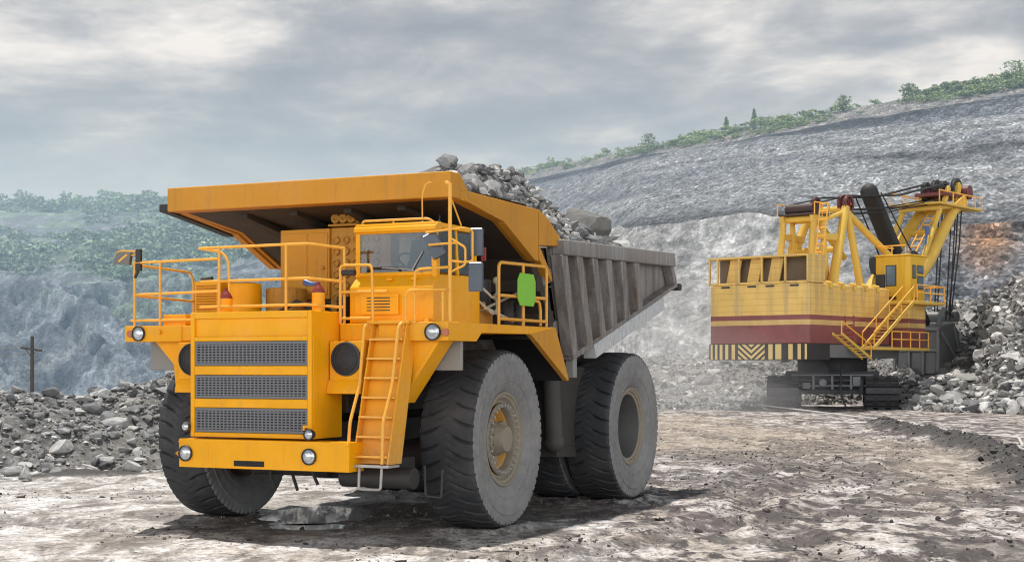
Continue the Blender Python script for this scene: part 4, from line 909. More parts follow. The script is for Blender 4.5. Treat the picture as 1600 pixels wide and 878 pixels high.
for s in (1,-1):
    y0,y1 = sorted((s*2.62,s*2.72)); mb = MB(); mb.prism(side,y0,y1); sw = mb.build('side_wall', BD, DB, .01)
    mb = MB(); y0,y1 = sorted((s*2.722,s*3.0)); mb.prism([(-2.78,5.15),(-9.15,5.33),(-9.24,5.02),(-2.80,4.86)],y0,y1); mb.build('top_rail', BD, sw, .025)
    tops = [(-2.86,-3.40),(-3.62,-4.16),(-4.40,-4.86),(-5.18,-5.5),(-5.98,-6.24),(-6.78,-7.02)]
    for a_,b_ in tops:
        zb = 2.95+(-3.45-b_)*.276+.06; zt = 4.86-(a_+2.8)*.025; mb = MB(); q0,q1 = sorted((s*2.722,s*2.97))
        mb.prism([(a_+.14,zt),(a_-.14,zt),(b_-.14,zb),(b_+.14,zb-.04)],q0,q1); mb.build('rib', BD, sw, .02)
    mb = MB(); q0,q1 = sorted((s*2.722,s*2.95)); mb.prism([(-9.02,5.02),(-9.24,5.02),(-9.5,4.62),(-9.3,4.6)],q0,q1); mb.build('rib', BD, sw, .02)
    mb = MB(); mb.beam((-3.3,s*2.84,2.95),(-4.35,s*2.84,3.20),.24,.12); mb.beam((-4.35,s*2.84,3.24),(-9.45,s*2.84,4.62),.24,.08); mb.build('bottom_rail', BD, sw, .01)
    mb = MB(); mb.beam((-4.35,s*2.86,3.06),(-8.45,s*2.86,4.17),.26,.28)
    for k in range(17):
        t = (k+.5)/17; px_, pz = -4.35-4.1*t, 3.06+1.11*t; mb.beam((px_+.02,s*2.995,pz+.15),(px_+.10,s*2.995,pz-.14),.02,.05,(0,1,0))
    mb.build('exhaust_duct', M['chute'], sw, .01)
    mb = MB(); mb.box(-3.62,-3.42,*sorted((s*2.74,s*2.9)),2.55,2.98); mb.build('bracket', M['flap'], sw, .01)
mb = MB(); mb.prism([(-3.5,2.95),(-9.6,4.62),(-9.6,4.72),(-3.4,3.1)],-2.62,2.62); mb.prism([(-2.0,4.95),(-3.4,3.1),(-3.3,3.0),(-1.9,4.9)],-2.62,2.62)
for k in range(6): mb.beam((-4.2-.9*k,-2.6,3.08+.247*k),(-4.2-.9*k,2.6,3.08+.247*k),.2,.22)
mb.build('floor_plate', BD, DB, .01)
for bx in ((-9.72,-9.45,2.2,2.98,4.5,4.66),(-8.6,-8.3,2.5,2.8,3.95,4.25),(-9.72,-9.45,-2.98,-2.2,4.5,4.66)):
    mb = MB(); mb.box(*bx); mb.build('tail_rubber', M['black'], DB, .03)
# load of rock heaped in the body
def load_h(x, y):
    e = np.clip(1-((np.abs(y)/2.62)**2.2),0,1); base = 4.95+.05*np.clip(-x-2,0,6)+.78*sstep(-2.3,-1.9,x)
    pk = 1.6*np.exp(-((x+4.3)/2.4)**2) * np.exp(-((y-.95)/1.35)**2)
    return base + (.25+pk)*e + .16*fbm(x*1.1,y*1.1,201,3)*e - .9*sstep(-7.6,-9.3,x) 
lx = np.linspace(.5,-9.3,120); ly = np.linspace(-2.6,2.6,60); LY, LX = np.meshgrid(ly,lx); LZ = load_h(LX,LY)
lm = np_mesh('rock_load', np.stack([LX,LY,LZ],-1).reshape(-1,3), grid_faces(120,60), M['heap'], None, True)
lm.location = TR.location; lm.rotation_euler = TR.rotation_euler
tag(lm, 'heap of grey broken rock loaded in the body of the yellow dump truck', 'rock load', kind='thing')
rng = np.random.default_rng(51); n = 5600
x_ = rng.uniform(-8.8,.2,n); y_ = rng.uniform(-2.45,2.45,n); sz = np.clip(.118*np.exp(rng.normal(0,.6,n)),.05,.6)
kk = (x_ < -2.0)|(y_ > .75+.5*(x_+2)); x_, y_, sz = x_[kk], y_[kk], sz[kk]
V, F = merge_rocks(np.stack([x_,y_,load_h(x_,y_)+sz*.18],-1), sz, rng, False, .75)
ob = np_mesh('loose_rocks', V, F, M['rockload'], lm); ob['kind'] = 'stuff'
def on_truck(x,y,z): return tuple(TR.matrix_basis @ Vector((x,y,z))) if False else (TR.location.x+x*math.cos(R(-115))-y*math.sin(R(-115)), TR.location.y+x*math.sin(R(-115))+y*math.cos(R(-115)), z)
single_rock('boulder', on_truck(-7.3,1.45,5.75), (1.75,1.4,1.45), M['rockbig'], 'largest dark grey boulder on top of the truck load, toward its rear', 'boulder', .7, 7)
single_rock('boulder', on_truck(-7.15,2.15,5.5), (.6,.5,.42), M['rockpale'], 'small rounded pale stone in front of the largest boulder on the truck load', 'boulder', .2, 8)
single_rock('boulder', on_truck(-8.5,1.9,5.45), (.8,.6,.42), M['rockpale'], 'rearmost pale flat rock of the truck load, behind the largest boulder', 'boulder', .2, 9)
single_rock('boulder', on_truck(-2.2,.75,6.2), (.4,.36,.34), M['rockpale'], 'foremost white rock showing just above the yellow canopy of the truck', 'boulder', .9, 10)
# ------------------------------------------------------------------ mining shovel (local x = forward to the bucket, y = left)
EX = empty('mining_shovel', (21.5,101,0), R(50))
tag(EX, 'yellow and maroon cable mining shovel with raised boom, working at the rubble pile', 'mining shovel')
def m_house():
    t = NT('house_cladding'); v = t.coord('Object'); z = t.sep(v)[2]
    w = t.math('FRACT', t.math('MULTIPLY', z, 2.6)); n = t.noise(v, .8, 5, .65); st = t.noise(t.coord('Object',(1.2,1.2,.12)), 2, 5)
    c = t.mix(n, (.62,.37,.07), (.90,.60,.19))
    c = t.mix(t.math('MULTIPLY', t.ramp(w,[(0,1),(.10,0)]), .55), c, (.2,.12,.04))
    c = t.mix(t.math('MULTIPLY', t.ramp(st,[(.46,0),(.68,1)]), .6), c, (.40,.28,.15))
    k = t.ramp(t.math('DIVIDE', z, 10), [(0,(.26,.085,.08)),(.530,(.66,.45,.17)),(.562,(.26,.08,.075)),(.592,(1,0,1))], 'CONSTANT')
    f = t.math('LESS_THAN', z, 5.92); red = t.mix(n, (.5,.5,.5), (1.3,1.25,1.25))
    c = t.mix(f, c, t.mix(1, k, red, 'MULTIPLY'))
    return t.set(c, .6, 0, t.math('ADD', w, t.math('MULTIPLY', n, .3)), .3, .05)
HS = m_house(); EY = paint('shovel_yellow_paint', (.74,.44,.04), (.25,.17,.1), .7, .5, .7, .5); EP = paint('boom_paint', (.72,.46,.085), (.28,.19,.1), .8, .5, .6, .4)
ED = plain('shovel_dark_steel', (.03,.03,.034), .6, .1, .4, 2, .15, (.10,.10,.10)); EG = plain('shovel_grey', (.16,.165,.18), .6, 0, .2, 1.5, .4, (.28,.28,.28))
mb = MB(); mb.prism([(-9.5,-3.55),(-9.7,-3.2),(-9.7,3.2),(-9.5,3.55),(1.2,3.55),(1.2,-3.55)],4.17,7.85,'z'); mb.box(-9.5,1.2,-3.4,3.4,7.85,7.93)
hs = mb.build('machine_house', HS, EX, .04)
mb = MB(); mb.mat(0)
mb.box(-9.75,-7.6,-3.58,3.58,9.5,9.62); mb.box(-9.72,-9.64,-3.56,3.56,7.87,8.0); mb.box(-9.7,-7.6,-3.56,-3.45,7.9,9.5); mb.box(-7.7,-7.6,-3.5,3.5,7.9,9.5)
for y in (-3.5,-1.95,-.3,1.35,2.9,3.5): mb.box(-9.72,-9.6,y-.06,y+.06,7.9,9.5)
mb.mat(0)
for y in (-.9,.6,2.1): mb.obox((-9.0,y,8.7),(.1,.8,1.7),Matrix.Rotation(R(12),3,'X'))
mb.mat(1).box(-8.6,-7.72,-3.4,3.4,7.95,9.48)
gl = mb.build('gallery', [HS,plain('gallery_inside',(.17,.12,.075),.8)], hs)
for y in (-2.6,-.9,.4,2.3):
    mb = MB(); mb.box(-9.73,-9.70,y-.3,y+.3,7.66,7.78); mb.build('vent_slot', ED, hs)
mb = MB(); mb.mat(0).box(-9.72,-6.9,-3.5,3.5,3.16,4.165); CW = (-9.722,-9.74)
mb.mat(1)
for yc,wd in ((3.32,.14),(2.98,.17),(2.62,.2),(2.2,.22),(1.72,.24),(-.95,.3),(-1.5,.42),(-2.35,.3),(-2.95,.22),(-3.4,.14)): mb.prism([(yc-wd/2,3.2),(yc+wd/2,3.2),(yc+wd/2,4.13),(yc-wd/2,4.13)],*CW,'x')
for k in range(-2,3):
    for s in (1,-1):
        zc = 3.2+.37*k; y0 = .42
        ya, yb = 0.0, .95; lo = lambda q: zc+.80*q; hi = lambda q: zc+.80*q+.2
        lim = min(yb, (4.13-zc)/.80); st_ = max(0, (3.2-zc-.2)/.8)
        if lim > st_ + .05:
            top = [(q, min(hi(q),4.13)) for q in (st_, min(lim,max(st_,(3.93-zc)/.8)), lim)]; bot = [(q, max(lo(q),3.2)) for q in (lim, max(st_,min(lim,(3.2-zc)/.8)), st_)]
            mb.prism([(y0+s*q,z) for q,z in top+bot],*CW,'x')
    
mb.build('counterweight', [ED,plain('hazard_yellow',(.72,.52,.20),.6,0,.2,1)], EX)
mb = MB(); mb.box(-6.9,3.0,-3.4,3.4,3.3,4.16); mb.build('revolving_frame', EG, EX, .03)
for k in range(5):
    mb = MB(); mb.tube([(-7+1.6*k,-3.3,7.97),(-7.0+1.6*k,-3.62,7.9),(-7.0+1.6*k,-3.64,7.6)],.14,8); mb.build('roof_spout', EP, hs)
# undercarriage
mb = MB(); mb.cyl((0,0,2.4),(0,0,3.3),2.3,None,32); mb.box(-2.8,2.8,-3.0,3.0,1.25,2.45); mb.box(-3.3,-2.8,-2.6,2.6,1.75,1.95); mb.box(-3.2,-2.8,-2.6,2.6,.95,1.25); mb.box(-3.45,-3.3,-2.0,-1.7,.9,1.9); mb.tube([(-3.3,-.6,2.9),(-3.5,-.5,1.2),(-3.6,-.9,.02)],.07,6); mb.mat(1)
for y in (-2.3,-1.2,0,1.2,2.3): mb.box(-3.36,-3.3,y-.08,y+.08,1.25,2.2)
for z_ in (1.5,2.2): mb.box(-3.42,-3.36,-2.6,2.6,z_-.05,z_+.05)
mb.box(-3.5,-3.36,1.4,1.9,1.3,1.7).box(-3.5,-3.36,-1.8,-1.3,1.5,2.1).cyl((-3.4,.6,1.7),(-3.6,.6,1.7),.25,None,12)
uc = mb.build('undercarriage', [ED,EG], EX, .03); uc.rotation_euler = (0,0,R(28))
def crawler(y0,y1):
    mb = MB(); n = 46; path = []
    for k in range(n):
        s = k/n*(2*7.0+2*math.pi*.93); 
        if s < 7.0: path.append((-3.5+s,1.98,0))
        elif s < 7.0+math.pi*.93: a = (s-7.0)/.93; path.append((3.5+.95*math.sin(a),1.03+.95*math.cos(a),a))
        elif s < 14+math.pi*.93: path.append((3.5-(s-7-math.pi*.93),.08,math.pi))
        else: a = math.pi+(s-14-math.pi*.93)/.93; path.append((-3.5+.95*math.sin(a),1.03+.95*math.cos(a),a))
    for (x,z,a) in path: mb.obox((x,(y0+y1)/2,z),(.38,y1-y0,.16),Matrix.Rotation(a,3,'Y'))
    for (x,z,a) in path:
        M_ = Matrix.Rotation(a,3,'Y')
        for yy in (y0+.25,(y0+y1)/2,y1-.25): mb.mat(1).obox(Vector((x,yy,z))+M_@Vector((0,0,.11)),(.12,(y1-y0)*.22,.10),M_)
    mb.mat(0).box(-3.5,3.5,y0+.15,y1-.15,.35,1.75)
    for k in range(8): mb.cyl((-3.5+k,y0+.1,.55),(-3.5+k,y1-.1,.55),.36,None,14)
    mb.cyl((-3.5,y0+.1,1.03),(-3.5,y1-.1,1.03),.8,None,18); mb.cyl((3.5,y0+.1,1.03),(3.5,y1-.1,1.03),.8,None,18)
    o = mb.build('crawler', [ED,plain('track_shoe',(.045,.044,.044),.6,.1,.4,2,.2,(.12,.12,.12))], EX); o.rotation_euler = (0,0,R(28)); return o
crawler(2.1,4.15); crawler(-4.15,-2.1)
# cab tower
mb = MB(); mb.box(1.95,4.5,-4.6,-2.0,3.92,6.85); tw_ = mb.build('cab_tower', HS, EX, .04)
mb = MB(); mb.box(1.3,5.6,-5.5,-1.8,6.85,7.05); mb.build('cab_platform', EP, EX, .03)
mb = MB(); mb.prism([(1.95,-4.35),(2.2,-4.6),(4.3,-4.6),(4.6,-4.2),(4.6,-2.2),(1.95,-2.2)],7.05,10.1,'z'); mb.box(1.85,4.7,-4.68,-2.15,10.1,10.2)
oc = mb.build('operator_cab', EY, EX, .05)
def win(p, name='window'):
    mb = MB(); ax, a, b, c, d, off = p
    if ax == 'x': mb.mat(0).prism([(a,c),(b,c),(b,d),(a,d)],off-.03,off,'x'); mb.mat(1).prism([(a+.06,c+.06),(b-.06,c+.06),(b-.06,d-.06),(a+.06,d-.06)],off-.036,off-.03,'x')
    else: mb.mat(0).prism([(a,c),(b,c),(b,d),(a,d)],off-.03,off,'y'); mb.mat(1).prism([(a+.06,c+.06),(b-.06,c+.06),(b-.06,d-.06),(a+.06,d-.06)],off-.036,off-.03,'y')
    mb.build(name, [ED, plain('window_pane',(.10,.16,.22),.1)], oc)
win(('x',-3.7,-2.95,8.1,9.5,1.95)); win(('y',2.45,3.0,8.6,9.5,-4.6)); win(('y',3.2,4.1,8.95,9.5,-4.6)); win(('y',3.2,4.1,7.9,8.8,-4.6))
mb = MB(); mb.box(1.7,1.95,-2.9,-2.3,7.9,8.9); mb.build('electric_box', ED, oc, .03)
for bx in ((2.9,3.3,-4.63,-4.6,7.2,7.35),(1.9,1.95,-3.7,-3.2,7.2,7.4)):
    mb = MB(); mb.box(*bx); mb.build('foot_vent', ED, oc)
rr = .045
rail([[(1.35,-5.45,7.05),(1.35,-5.45,8.1),(5.55,-5.45,8.1),(5.55,-5.45,7.05)],[(1.35,-5.45,7.6),(5.55,-5.45,7.6)],[(3.4,-5.45,7.05),(3.4,-5.45,8.1)],[(5.55,-5.45,8.1),(5.55,-1.9,8.1)]],rr,0,EX)
rail([[(2.1,-4.3,10.2),(2.1,-4.3,10.8),(2.1,-2.3,10.8),(4.4,-2.3,10.8)],[(2.1,-3.3,10.2),(2.1,-3.3,10.8)]],rr,0,EX)
# balcony and stairs
mb = MB(); mb.box(-4.6,3.6,-5.3,-3.6,3.80,3.98); mb.build('balcony', EP, EX, .02)
rail([[(-1.9+1.35*k,-5.25,3.98),(-1.9+1.35*k,-5.25,5.0)] for k in range(5)]+[[(-1.9,-5.25,5.0),(3.5,-5.25,5.0)],[(-1.9,-5.25,4.5),(3.5,-5.25,4.5)]],rr,0,EX)
mb = MB()
for y in (-5.3,-4.5): mb.beam((-4.5,y,3.9),(1.2,y,7.0),.08,.22)
for k in range(14): t = (k+.5)/14; mb.box(-4.5+5.7*t-.15,-4.5+5.7*t+.15,-5.28,-4.52,3.9+3.1*t,3.94+3.1*t)
sr = mb.build('stairs', EP, EX)
rail([[(-4.5,y,3.9),(-4.5,y,4.9),(1.2,y,8.0),(1.2,y,7.0)] for y in (-5.3,-4.5)]+[[(-2.6,y,4.9),(-2.6,y,5.9)] for y in (-5.3,-4.5)]+[[(-.7,y,5.9),(-.7,y,6.95)] for y in (-5.3,-4.5)],rr,0,sr)
mb = MB()
for y in (-5.2,-4.6): mb.beam((-8.6,y,4.75),(-4.7,y,3.25),.07,.16)
for k in range(8): t = (k+.5)/8; mb.box(-8.6+3.9*t-.14,-8.6+3.9*t+.14,-5.2,-4.6,4.72-1.5*t,4.76-1.5*t)
rail([[(-8.6,-5.2,4.75),(-8.6,-5.2,5.5),(-4.7,-5.2,4.1),(-4.7,-5.2,3.25)]],rr,0,mb.build('stairs', EP, EX))
rail([[(-6.6,-5.0,3.9),(-6.6,-5.0,5.9)],[(-6.6,-4.4,3.9),(-6.6,-4.4,5.9)]]+[[(-6.6,-5.0,4.1+.3*k),(-6.6,-4.4,4.1+.3*k)] for k in range(6)],.04,0,EX,'redcap','ladder')
# A-frame gantry
mb = MB()
for y in (-1,1):
    mb.tube([(-3.6,y*1.9,7.9),(-.5,y*1.25,13.3)],[.34,.28],12); mb.tube([(.4,y*1.9,7.9),(-.3,y*1.25,13.1)],[.26,.22],12); mb.tube([(-.4,y*1.25,13.0),(4.9,y*1.7,10.4)],.24,12)
    mb.tube([(-5.1,y*1.2,7.9),(-4.5,y*1.1,12.5)],[.24,.2],12); mb.tube([(-3.0,y*1.2,7.9),(-3.4,y*1.1,12.3)],[.22,.18],12); mb.beam((-4.8,y*1.1,12.3),(-2.9,y*1.1,12.4),.3,.4)
    mb.tube([(-3.2,y*1.1,12.3),(-.6,y*1.2,13.0)],.15,8); mb.beam((-4.6,y*1.1,11.2),(-1.5,y*1.4,11.2),.3,.4); mb.tube([(-4.9,y*1.2,8.2),(-3.4,y*1.15,11.0)],.1,8)
for (x_,w_,z_) in ((-4.4,1.2,12.3),(-3.3,1.2,12.3),(-.5,1.4,13.2),(-2.2,1.6,10.4)): mb.tube([(x_,-w_,z_),(x_,w_,z_)],.2,10)
mb.build('gantry_frame', EP, EX)
rail([[(-5.6,y,7.9),(-4.6,y,13.2)] for y in (-1.6,-2.15)]+[[(-5.6+.1*k,-1.6,7.9+.53*k),(-5.6+.1*k,-2.15,7.9+.53*k)] for k in range(11)],.05,0,EX,'rail','ladder')
rail([[(-4.9,y,12.5),(-4.9,y,13.3),(-2.9,y,13.3),(-2.9,y,12.5)] for y in (-1.35,1.35)]+[[(-3.9,-1.35,12.5),(-3.9,-1.35,13.3)]],.045,0,EX)
mb = MB(); mb.box(-4.9,-2.9,-1.3,1.3,12.5,12.62); mb.cyl((-4.3,-1.0,12.95),(-4.3,1.0,12.95),.34,None,18); mb.box(-3.7,-3.2,-.8,.8,12.62,13.2); mb.build('winch', plain('winch_brown',(.055,.03,.026),.6,.1,.5,3), EX, .03)
def sheave(c, r, w, name='sheave', mat=None):
    mb = MB(); mb.mat(0).lathe([(-w/2,r*.72),(-w/2,r),(-w*.2,r*.9),(w*.2,r*.9),(w/2,r),(w/2,r*.72),(-w/2,r*.72)],c,28)
    for k in range(6): a = k*math.pi/3; mb.mat(0).beam(c,(c[0]+r*.75*math.cos(a),c[1],c[2]+r*.75*math.sin(a)),w*.5,.12,(0,1,0))
    mb.mat(1).cyl((c[0],c[1]-w*.8,c[2]),(c[0],c[1]+w*.8,c[2]),r*.22,None,14)
    return mb.build(name,[mat or ED, M['redcap']],EX)
RD = plain('sheave_red',(.13,.03,.03),.5,0,.3,2)
for y in (-1.3,-.9,1.1): sheave((-.2,y,13.55),.62,.22,mat=RD)
# boom
mb = MB()
for y in (-1.6,1.6):
    mb.tube([(4.4,y*.9,5.2),(11.5,y,10.4),(16.6,y*.8,14.5)],[.5,.5,.38],14); mb.beam((16.0,y*.8,14.3),(18.6,y*.8,15.4),.35,.8)
    mb.tube([(9.5,y,9.0),(13.8,y*.9,14.3)],.2,8); mb.tube([(13.4,y*.9,14.4),(17.2,y*.8,14.9)],.2,8); mb.beam((15.6,y*.6,14.9),(16.4,y*.6,16.2),.25,.4); mb.beam((17.6,y*.6,15.2),(18.3,y*.6,16.6),.3,.5)
for (x_,z_,r_) in ((7.5,7.5,.3),(11.6,10.5,.34),(14.4,12.7,.28),(16.5,14.5,.34),(13.5,14.4,.18)): mb.tube([(x_,-1.6,z_),(x_,1.6,z_)],r_,10)
mb.box(12.6,20.3,-2.0,2.0,14.62,14.76)
mb.build('boom', EP, EX)
rail([[(12.6,y,14.76),(12.6,y,15.6),(20.2,y,15.6),(20.2,y,14.76)] for y in (-1.95,1.95)]+[[(15+2*k,y,14.76),(15+2*k,y,15.6)] for k in range(3) for y in (-1.95,1.95)],.05,0,EX)
rail([[(8.2,y,8.6),(15.2,y,14.9)] for y in (-.9,-.3)]+[[(8.2+.64*k,-.9,8.6+.57*k),(8.2+.64*k,-.3,8.6+.57*k)] for k in range(11)],.06,0,EX,'rail','ladder')
for (x_,y,z_,r_) in ((16.2,-.7,15.9,.78),(16.2,.7,15.9,.78),(18.2,-.8,16.2,.86),(18.2,.8,16.2,.86)): sheave((x_,y,z_),r_,.26,mat=ED)
mb = MB(); mb.cyl((19.1,-1.5,16.0),(19.1,1.5,16.0),.55,None,20); mb.box(15.2,19.2,-1.2,1.2,15.5,15.75); mb.build('sheave_axle', RD, EX)
mb = MB()
for y in (-1.1,-.7,.7,1.1): mb.tube([(-.2,y,14.1),(8,y,14.85),(16.2,y,16.5)],.055,6)
for y in (-.9,.9): mb.tube([(-4.3,y,13.25),(-.3,y,14.0)],.05,6); mb.tube([(-.2,y,13.2),(8,y*.9,14.0),(16.0,y*.8,15.3)],.05,6); mb.tube([(-.3,y,13.0),(6,y*.9,13.5),(18.0,y*.8,15.4)],.045,6)
mb.build('guy_ropes', M['black'], EX)
mb = MB()
for y in (-.95,-.65,.65,.95): mb.tube([(19.0,y,16.2),(18.6,y*.9,12),(17.5,y*.7,6.6)],.06,6)
for y in (-.95,-.65): mb.tube([(16.3,y-.6,14.2),(15.5,y-.5,6.2)],.055,6)
mb.build('hoist_ropes', M['black'], EX)
mb = MB(); mb.tube([(5.4,0,14.9),(9.0,0,11.1),(13.8,0,5.9)],[.62,.66,.66],16); mb.sphere((5.4,0,14.9),.64,14,8)
for s in (-.75,.75): mb.tube([(4.9,s,14.5),(9.3,s,9.8)],.06,6)
mb.tube([(6.2,0,15.0),(10.4,.2,10.8)],.05,6); mb.tube([(6.0,-.6,14.9),(10.8,-.9,10.6)],.05,6)
mb.build('dipper_handle', plain('handle_black',(.022,.02,.02),.65,0,.4,1.5), EX)
mb = MB(); mb.box(8.4,10.4,-1.4,1.4,9.4,10.6); mb.cyl((9.3,-1.6,10.2),(9.3,1.6,10.2),.8,None,20); mb.build('saddle_block', ED, EX, .04)
mb = MB(); mb.tube([(11.3,-1.5,11.6),(11.5,-1.5,12.9)],.06,6); mb.box(11.2,11.9,-1.52,-1.48,12.3,12.9); mb.build('signal_flag', M['blue'], EX)
bk = [(13.2,5.7),(13.0,4.0),(13.4,1.7),(15.6,1.5),(17.3,2.1),(17.2,3.0),(16.4,5.4),(15.6,6.0)]
mb = MB(); mb.prism(bk,-1.75,1.75); 
for y in (-1.4,-.7,0,.7,1.4): mb.prism([(16.9,2.0),(18.2,2.3),(17.0,2.6)],y-.2,y+.2)
mb.box(13.0,13.12,-1.5,1.5,2.2,3.8); mb.beam((12.95,-1.6,2.0),(12.8,1.6,2.0),.2,.2); mb.tube([(13.3,-1.5,5.7),(15.0,-1.2,7.0),(17.2,-1.0,6.5)],.18,8); mb.tube([(13.3,1.5,5.7),(15.0,1.2,7.0),(17.2,1.0,6.5)],.18,8); mb.cyl((17.3,-1.3,6.5),(17.3,1.3,6.5),.4,None,16); mb.beam((12.9,-1.78,5.5),(13.2,-1.78,1.8),.1,.3); mb.beam((16.0,-1.78,5.4),(17.2,-1.78,2.2),.1,.3)
mb.mat(1)
for z_ in (1.75,3.95,5.5): mb.box(12.78,12.98,-1.78,1.78,z_-.12,z_+.12)
for y in (-1.7,-.55,.55,1.7): mb.box(12.80,12.97,y-.1,y+.1,1.8,5.5)
for a_,b_ in (((13.3,5.2),(16.9,2.6)),((13.4,2.1),(17.1,2.4)),((15.5,5.7),(16.9,3.1))): mb.beam((a_[0],-1.80,a_[1]),(b_[0],-1.80,b_[1]),.1,.28)
bk_ = mb.build('bucket', [plain('bucket_steel',(.12,.12,.125),.5,.2,.4,1,.5,(.33,.33,.33)), plain('bucket_rib',(.24,.24,.24),.5,.1,.3,1.5)], EX, .04)
# ------------------------------------------------------------------ pole, wires, cable
UP = empty('utility_pole', (-750/FPX*105,105,-3)); tag(UP, 'dark wooden utility pole with one crossarm rising behind the left rubble heap', 'utility pole')
wood = plain('pole_wood',(.07,.06,.05),.9)
mb = MB(); mb.tube([(0,0,0),(.02,0,7.85)],[.16,.12],10); mb.build('post', wood, UP)
mb = MB(); mb.obox((0,-.15,6.95),(1.5,.12,.14),Matrix.Rotation(R(8),3,'Y')); mb.tube([(-.4,-.1,6.95),(0,-.1,6.4)],.03,6); mb.tube([(.4,-.1,6.9),(0,-.1,6.4)],.03,6); mb.build('crossarm', wood, UP)
for xx_ in (-.65,.65,0.02):
    mb = MB(); z0 = 7.85 if abs(xx_)<.1 else 7.02-xx_*.14; mb.lathe([(0,.04),(.05,.06),(.09,.03),(.13,.05),(.17,.001)],(xx_,-.15 if z0<7.5 else 0,z0),10,'z'); mb.build('insulator', M['flap'], UP)
for i,(dx,z0,lab) in enumerate(((-.65,4.2,'left wire of the utility pole, sagging off the left edge of the photo'),(.65,3.95,'right wire of the utility pole, crossing below the left wire'),(.02,5.0,'topmost wire of the utility pole, leaving the photo at the left edge'))):
    mb = MB(); p0 = Vector((-750/FPX*105+dx,105-.15,z0)); p1 = Vector((-75+dx*2,128+3*dx,z0-.2+.6*i)); pts = [p0.lerp(p1,k/14)-Vector((0,0,1.7*4*(k/14)*(1-k/14))) for k in range(15)]
    mb.tube(pts,.022,5); tag(mb.build('power_line', M['flap']), lab, 'power line', 'wires of the utility pole')
mb = MB(); pts = [(-3.5+21.5-2.2,101-4.5,.3)]; rngc = random.Random(3)
for (px,Yq) in ((1290,86),(1330,80),(1400,70.5),(1450,64),(1510,59.5),(1560,57.5),(1592,55.5),(1598,50),(1585,47.5),(1600,44.5),(1700,42)):
    X_ = (px-800)/FPX*Yq; pts.append((X_,Yq,.12+float(gheight(np.array([X_]),np.array([Yq]))[0])))
mb.tube(pts,.045,6,.6); tag(mb.build('trailing_cable', plain('pale_cable',(.55,.54,.51),.6)), 'long pale trailing power cable lying on the ground right of the road', 'cable')
# ------------------------------------------------------------------ haze and dust
def volume(name, density, col, aniso=.3):
    m = bpy.data.materials.new(name); m.use_nodes = True; t = m.node_tree; t.nodes.remove(t.nodes['Principled BSDF'])
    v = t.nodes.new('ShaderNodeVolumeScatter'); v.inputs['Color'].default_value = (*col,1); v.inputs['Density'].default_value = density; v.inputs['Anisotropy'].default_value = aniso
    t.links.new(v.outputs[0], t.nodes['Material Output'].inputs['Volume']); return m
mb = MB(); mb.box(-700,700,112,1100,-60,130); tag(mb.build('haze', volume('haze_air', HAZE, (.52,.74,1.0)), smooth=0), kind='stuff')
dm = volume('dust_air', .055, (.97,.96,.97), .0); dm2 = volume('thin_dust_air', .02, (.97,.96,.97), .0)
for nm,c,sq,m_ in (('dust',(12.5,94,1.8),(7.5,5,3.6),dm2),('dust',(10.5,101,3),(9,5.5,6.5),dm2),('dust',(12.5,88,.5),(5.5,3,1.6),dm2)):
    mb = MB(); mb.sphere((0,0,0),1,24,12,sq); tag(mb.build(nm, m_, loc=c), kind='stuff')
# ------------------------------------------------------------------ sky and sun
W = bpy.data.worlds.new('World'); S.world = W; W.use_nodes = True; t = W.node_tree; t.nodes.clear()
N = t.nodes.new; K = t.links.new
out = N('ShaderNodeOutputWorld'); bg = N('ShaderNodeBackground'); K(bg.outputs[0], out.inputs[0])
tc = N('ShaderNodeTexCoord'); sep = N('ShaderNodeSeparateXYZ'); K(tc.outputs['Generated'], sep.inputs[0])
def mth(op, a, b=None, cl=False):
    n = N('ShaderNodeMath'); n.operation = op; n.use_clamp = cl
    for i, v in ((0,a),(1,b)):
        if v is None: continue
        if isinstance(v,(int,float)): n.inputs[i].default_value = v
        else: K(v, n.inputs[i])
    return n.outputs[0]
def rmp(f, st):
    r = N('ShaderNodeValToRGB'); e = r.color_ramp.elements
    while len(e) < len(st): e.new(.5)
    for i,(p,c_) in enumerate(st): e[i].position = p; c_ = (c_,)*3 if isinstance(c_,(int,float)) else c_; e[i].color = (*c_,1)
    K(f, r.inputs[0]); return r.outputs[0]
def mx(f, a, b, mode='MIX'):
    n = N('ShaderNodeMix'); n.data_type = 'RGBA'; n.blend_type = mode
    for i, v in ((0,f),(6,a),(7,b)):
        if isinstance(v,(int,float)): n.inputs[i].default_value = v if i == 0 else (v,v,v,1)
        elif isinstance(v,tuple): n.inputs[i].default_value = (*v,1)
        else: K(v, n.inputs[i])
    return n.outputs[2]
zc = mth('MAXIMUM', sep.outputs[2], 0); dn = mth('ADD', zc, .17)
cmb = N('ShaderNodeCombineXYZ'); K(mth('DIVIDE', sep.outputs[0], dn), cmb.inputs[0]); K(mth('DIVIDE', sep.outputs[1], dn), cmb.inputs[1]); cmb.inputs[2].default_value = SKYSEED
def wn(sc, det, ro, di):
    n = N('ShaderNodeTexNoise'); n.inputs['Scale'].default_value = sc; n.inputs['Detail'].default_value = det; n.inputs['Roughness'].default_value = ro; n.inputs['Distortion'].default_value = di
    K(cmb.outputs[0], n.inputs['Vector']); return n.outputs['Fac']
a_ = wn(1.15, 7, .56, .35); b_ = wn(3.6, 7, .6, .25)
f_ = mth('ADD', mth('MULTIPLY', a_, .68), mth('MULTIPLY', b_, .32))
cl = rmp(f_, [(.42,(.215,.203,.212)),(.47,(.30,.285,.29)),(.51,(.44,.418,.412)),(.545,(.65,.618,.595)),(.59,(.93,.885,.84))])
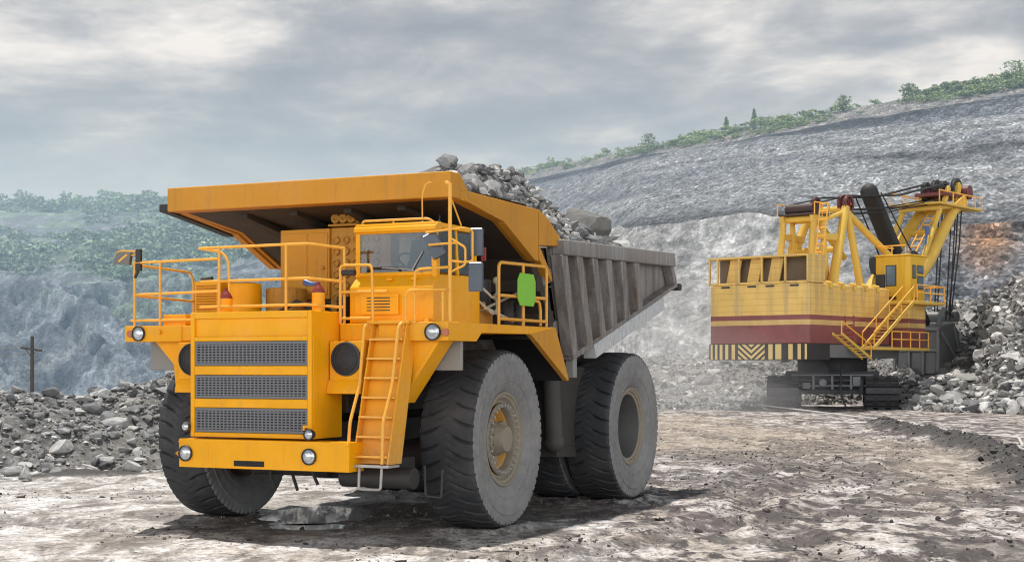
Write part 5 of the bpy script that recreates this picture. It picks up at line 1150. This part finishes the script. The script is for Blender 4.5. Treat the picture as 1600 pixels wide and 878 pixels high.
# teal-grey veil low over the horizon
low = rmp(zc, [(0,1),(.12,.85),(.148,.5),(.18,.12),(.21,0)])
cl = mx(mth('MULTIPLY', low, .78), cl, mx(rmp(b_,[(.35,0),(.65,1)]), (.25,.30,.325), (.40,.435,.445)))
hz = rmp(zc, [(0,1),(.10,.85),(.125,.3),(.15,0)]); cl = mx(mth('MULTIPLY', hz, .6), cl, (.52,.60,.64))
# unseen fill glow added low behind the camera; the upper sky is dimmed
up = rmp(zc, [(.26,0),(.55,1)]); back = mth('MULTIPLY', mth('MULTIPLY', sep.outputs[1], -1.8, True), rmp(zc, [(.22,1),(.55,0)]))
gain = mth('ADD', 1, mth('ADD', mth('MULTIPLY', up, UPG), mth('MULTIPLY', back, BACKG)))
g3 = N('ShaderNodeCombineXYZ'); [K(gain, g3.inputs[i]) for i in range(3)]
cl = mx(1, cl, g3.outputs[0], 'MULTIPLY'); cl = mx(mth('MULTIPLY', up, .8), cl, mx(1, cl, (.78,1.0,1.18), 'MULTIPLY'))
SUND = Vector((-.114,.2295,1)).normalized()
sk = N('ShaderNodeTexSky'); sk.sky_type = 'NISHITA'; sk.sun_disc = False; sk.sun_elevation = math.asin(SUND.z); sk.sun_rotation = math.atan2(SUND.x, SUND.y)
s8 = mx(1, sk.outputs[0], (.05,.05,.05), 'MULTIPLY')
fin = mx(.985, s8, cl); K(fin, bg.inputs[0]); bg.inputs[1].default_value = 1.0
sl = bpy.data.lights.new('sun','SUN'); sl.energy = SUNE; sl.angle = R(1.2); sl.color = (1,.955,.89)
so = bpy.data.objects.new('sun', sl); COL.objects.link(so); so.rotation_euler = (-SUND).to_track_quat('-Z','Y').to_euler(); so.location = (0,0,60)
S.view_settings.view_transform = 'Standard'; S.view_settings.look = 'None'; S.view_settings.exposure = 0; S.view_settings.gamma = 1
S.render.engine = 'CYCLES'; cy = S.cycles; cy.use_denoising = True; cy.volume_bounces = 1; cy.max_bounces = 8; cy.transparent_max_bounces = 12; cy.volume_step_rate = 2; cy.filter_width = 1.1
try: cy.denoiser = 'OPENIMAGEDENOISE'
except Exception: pass
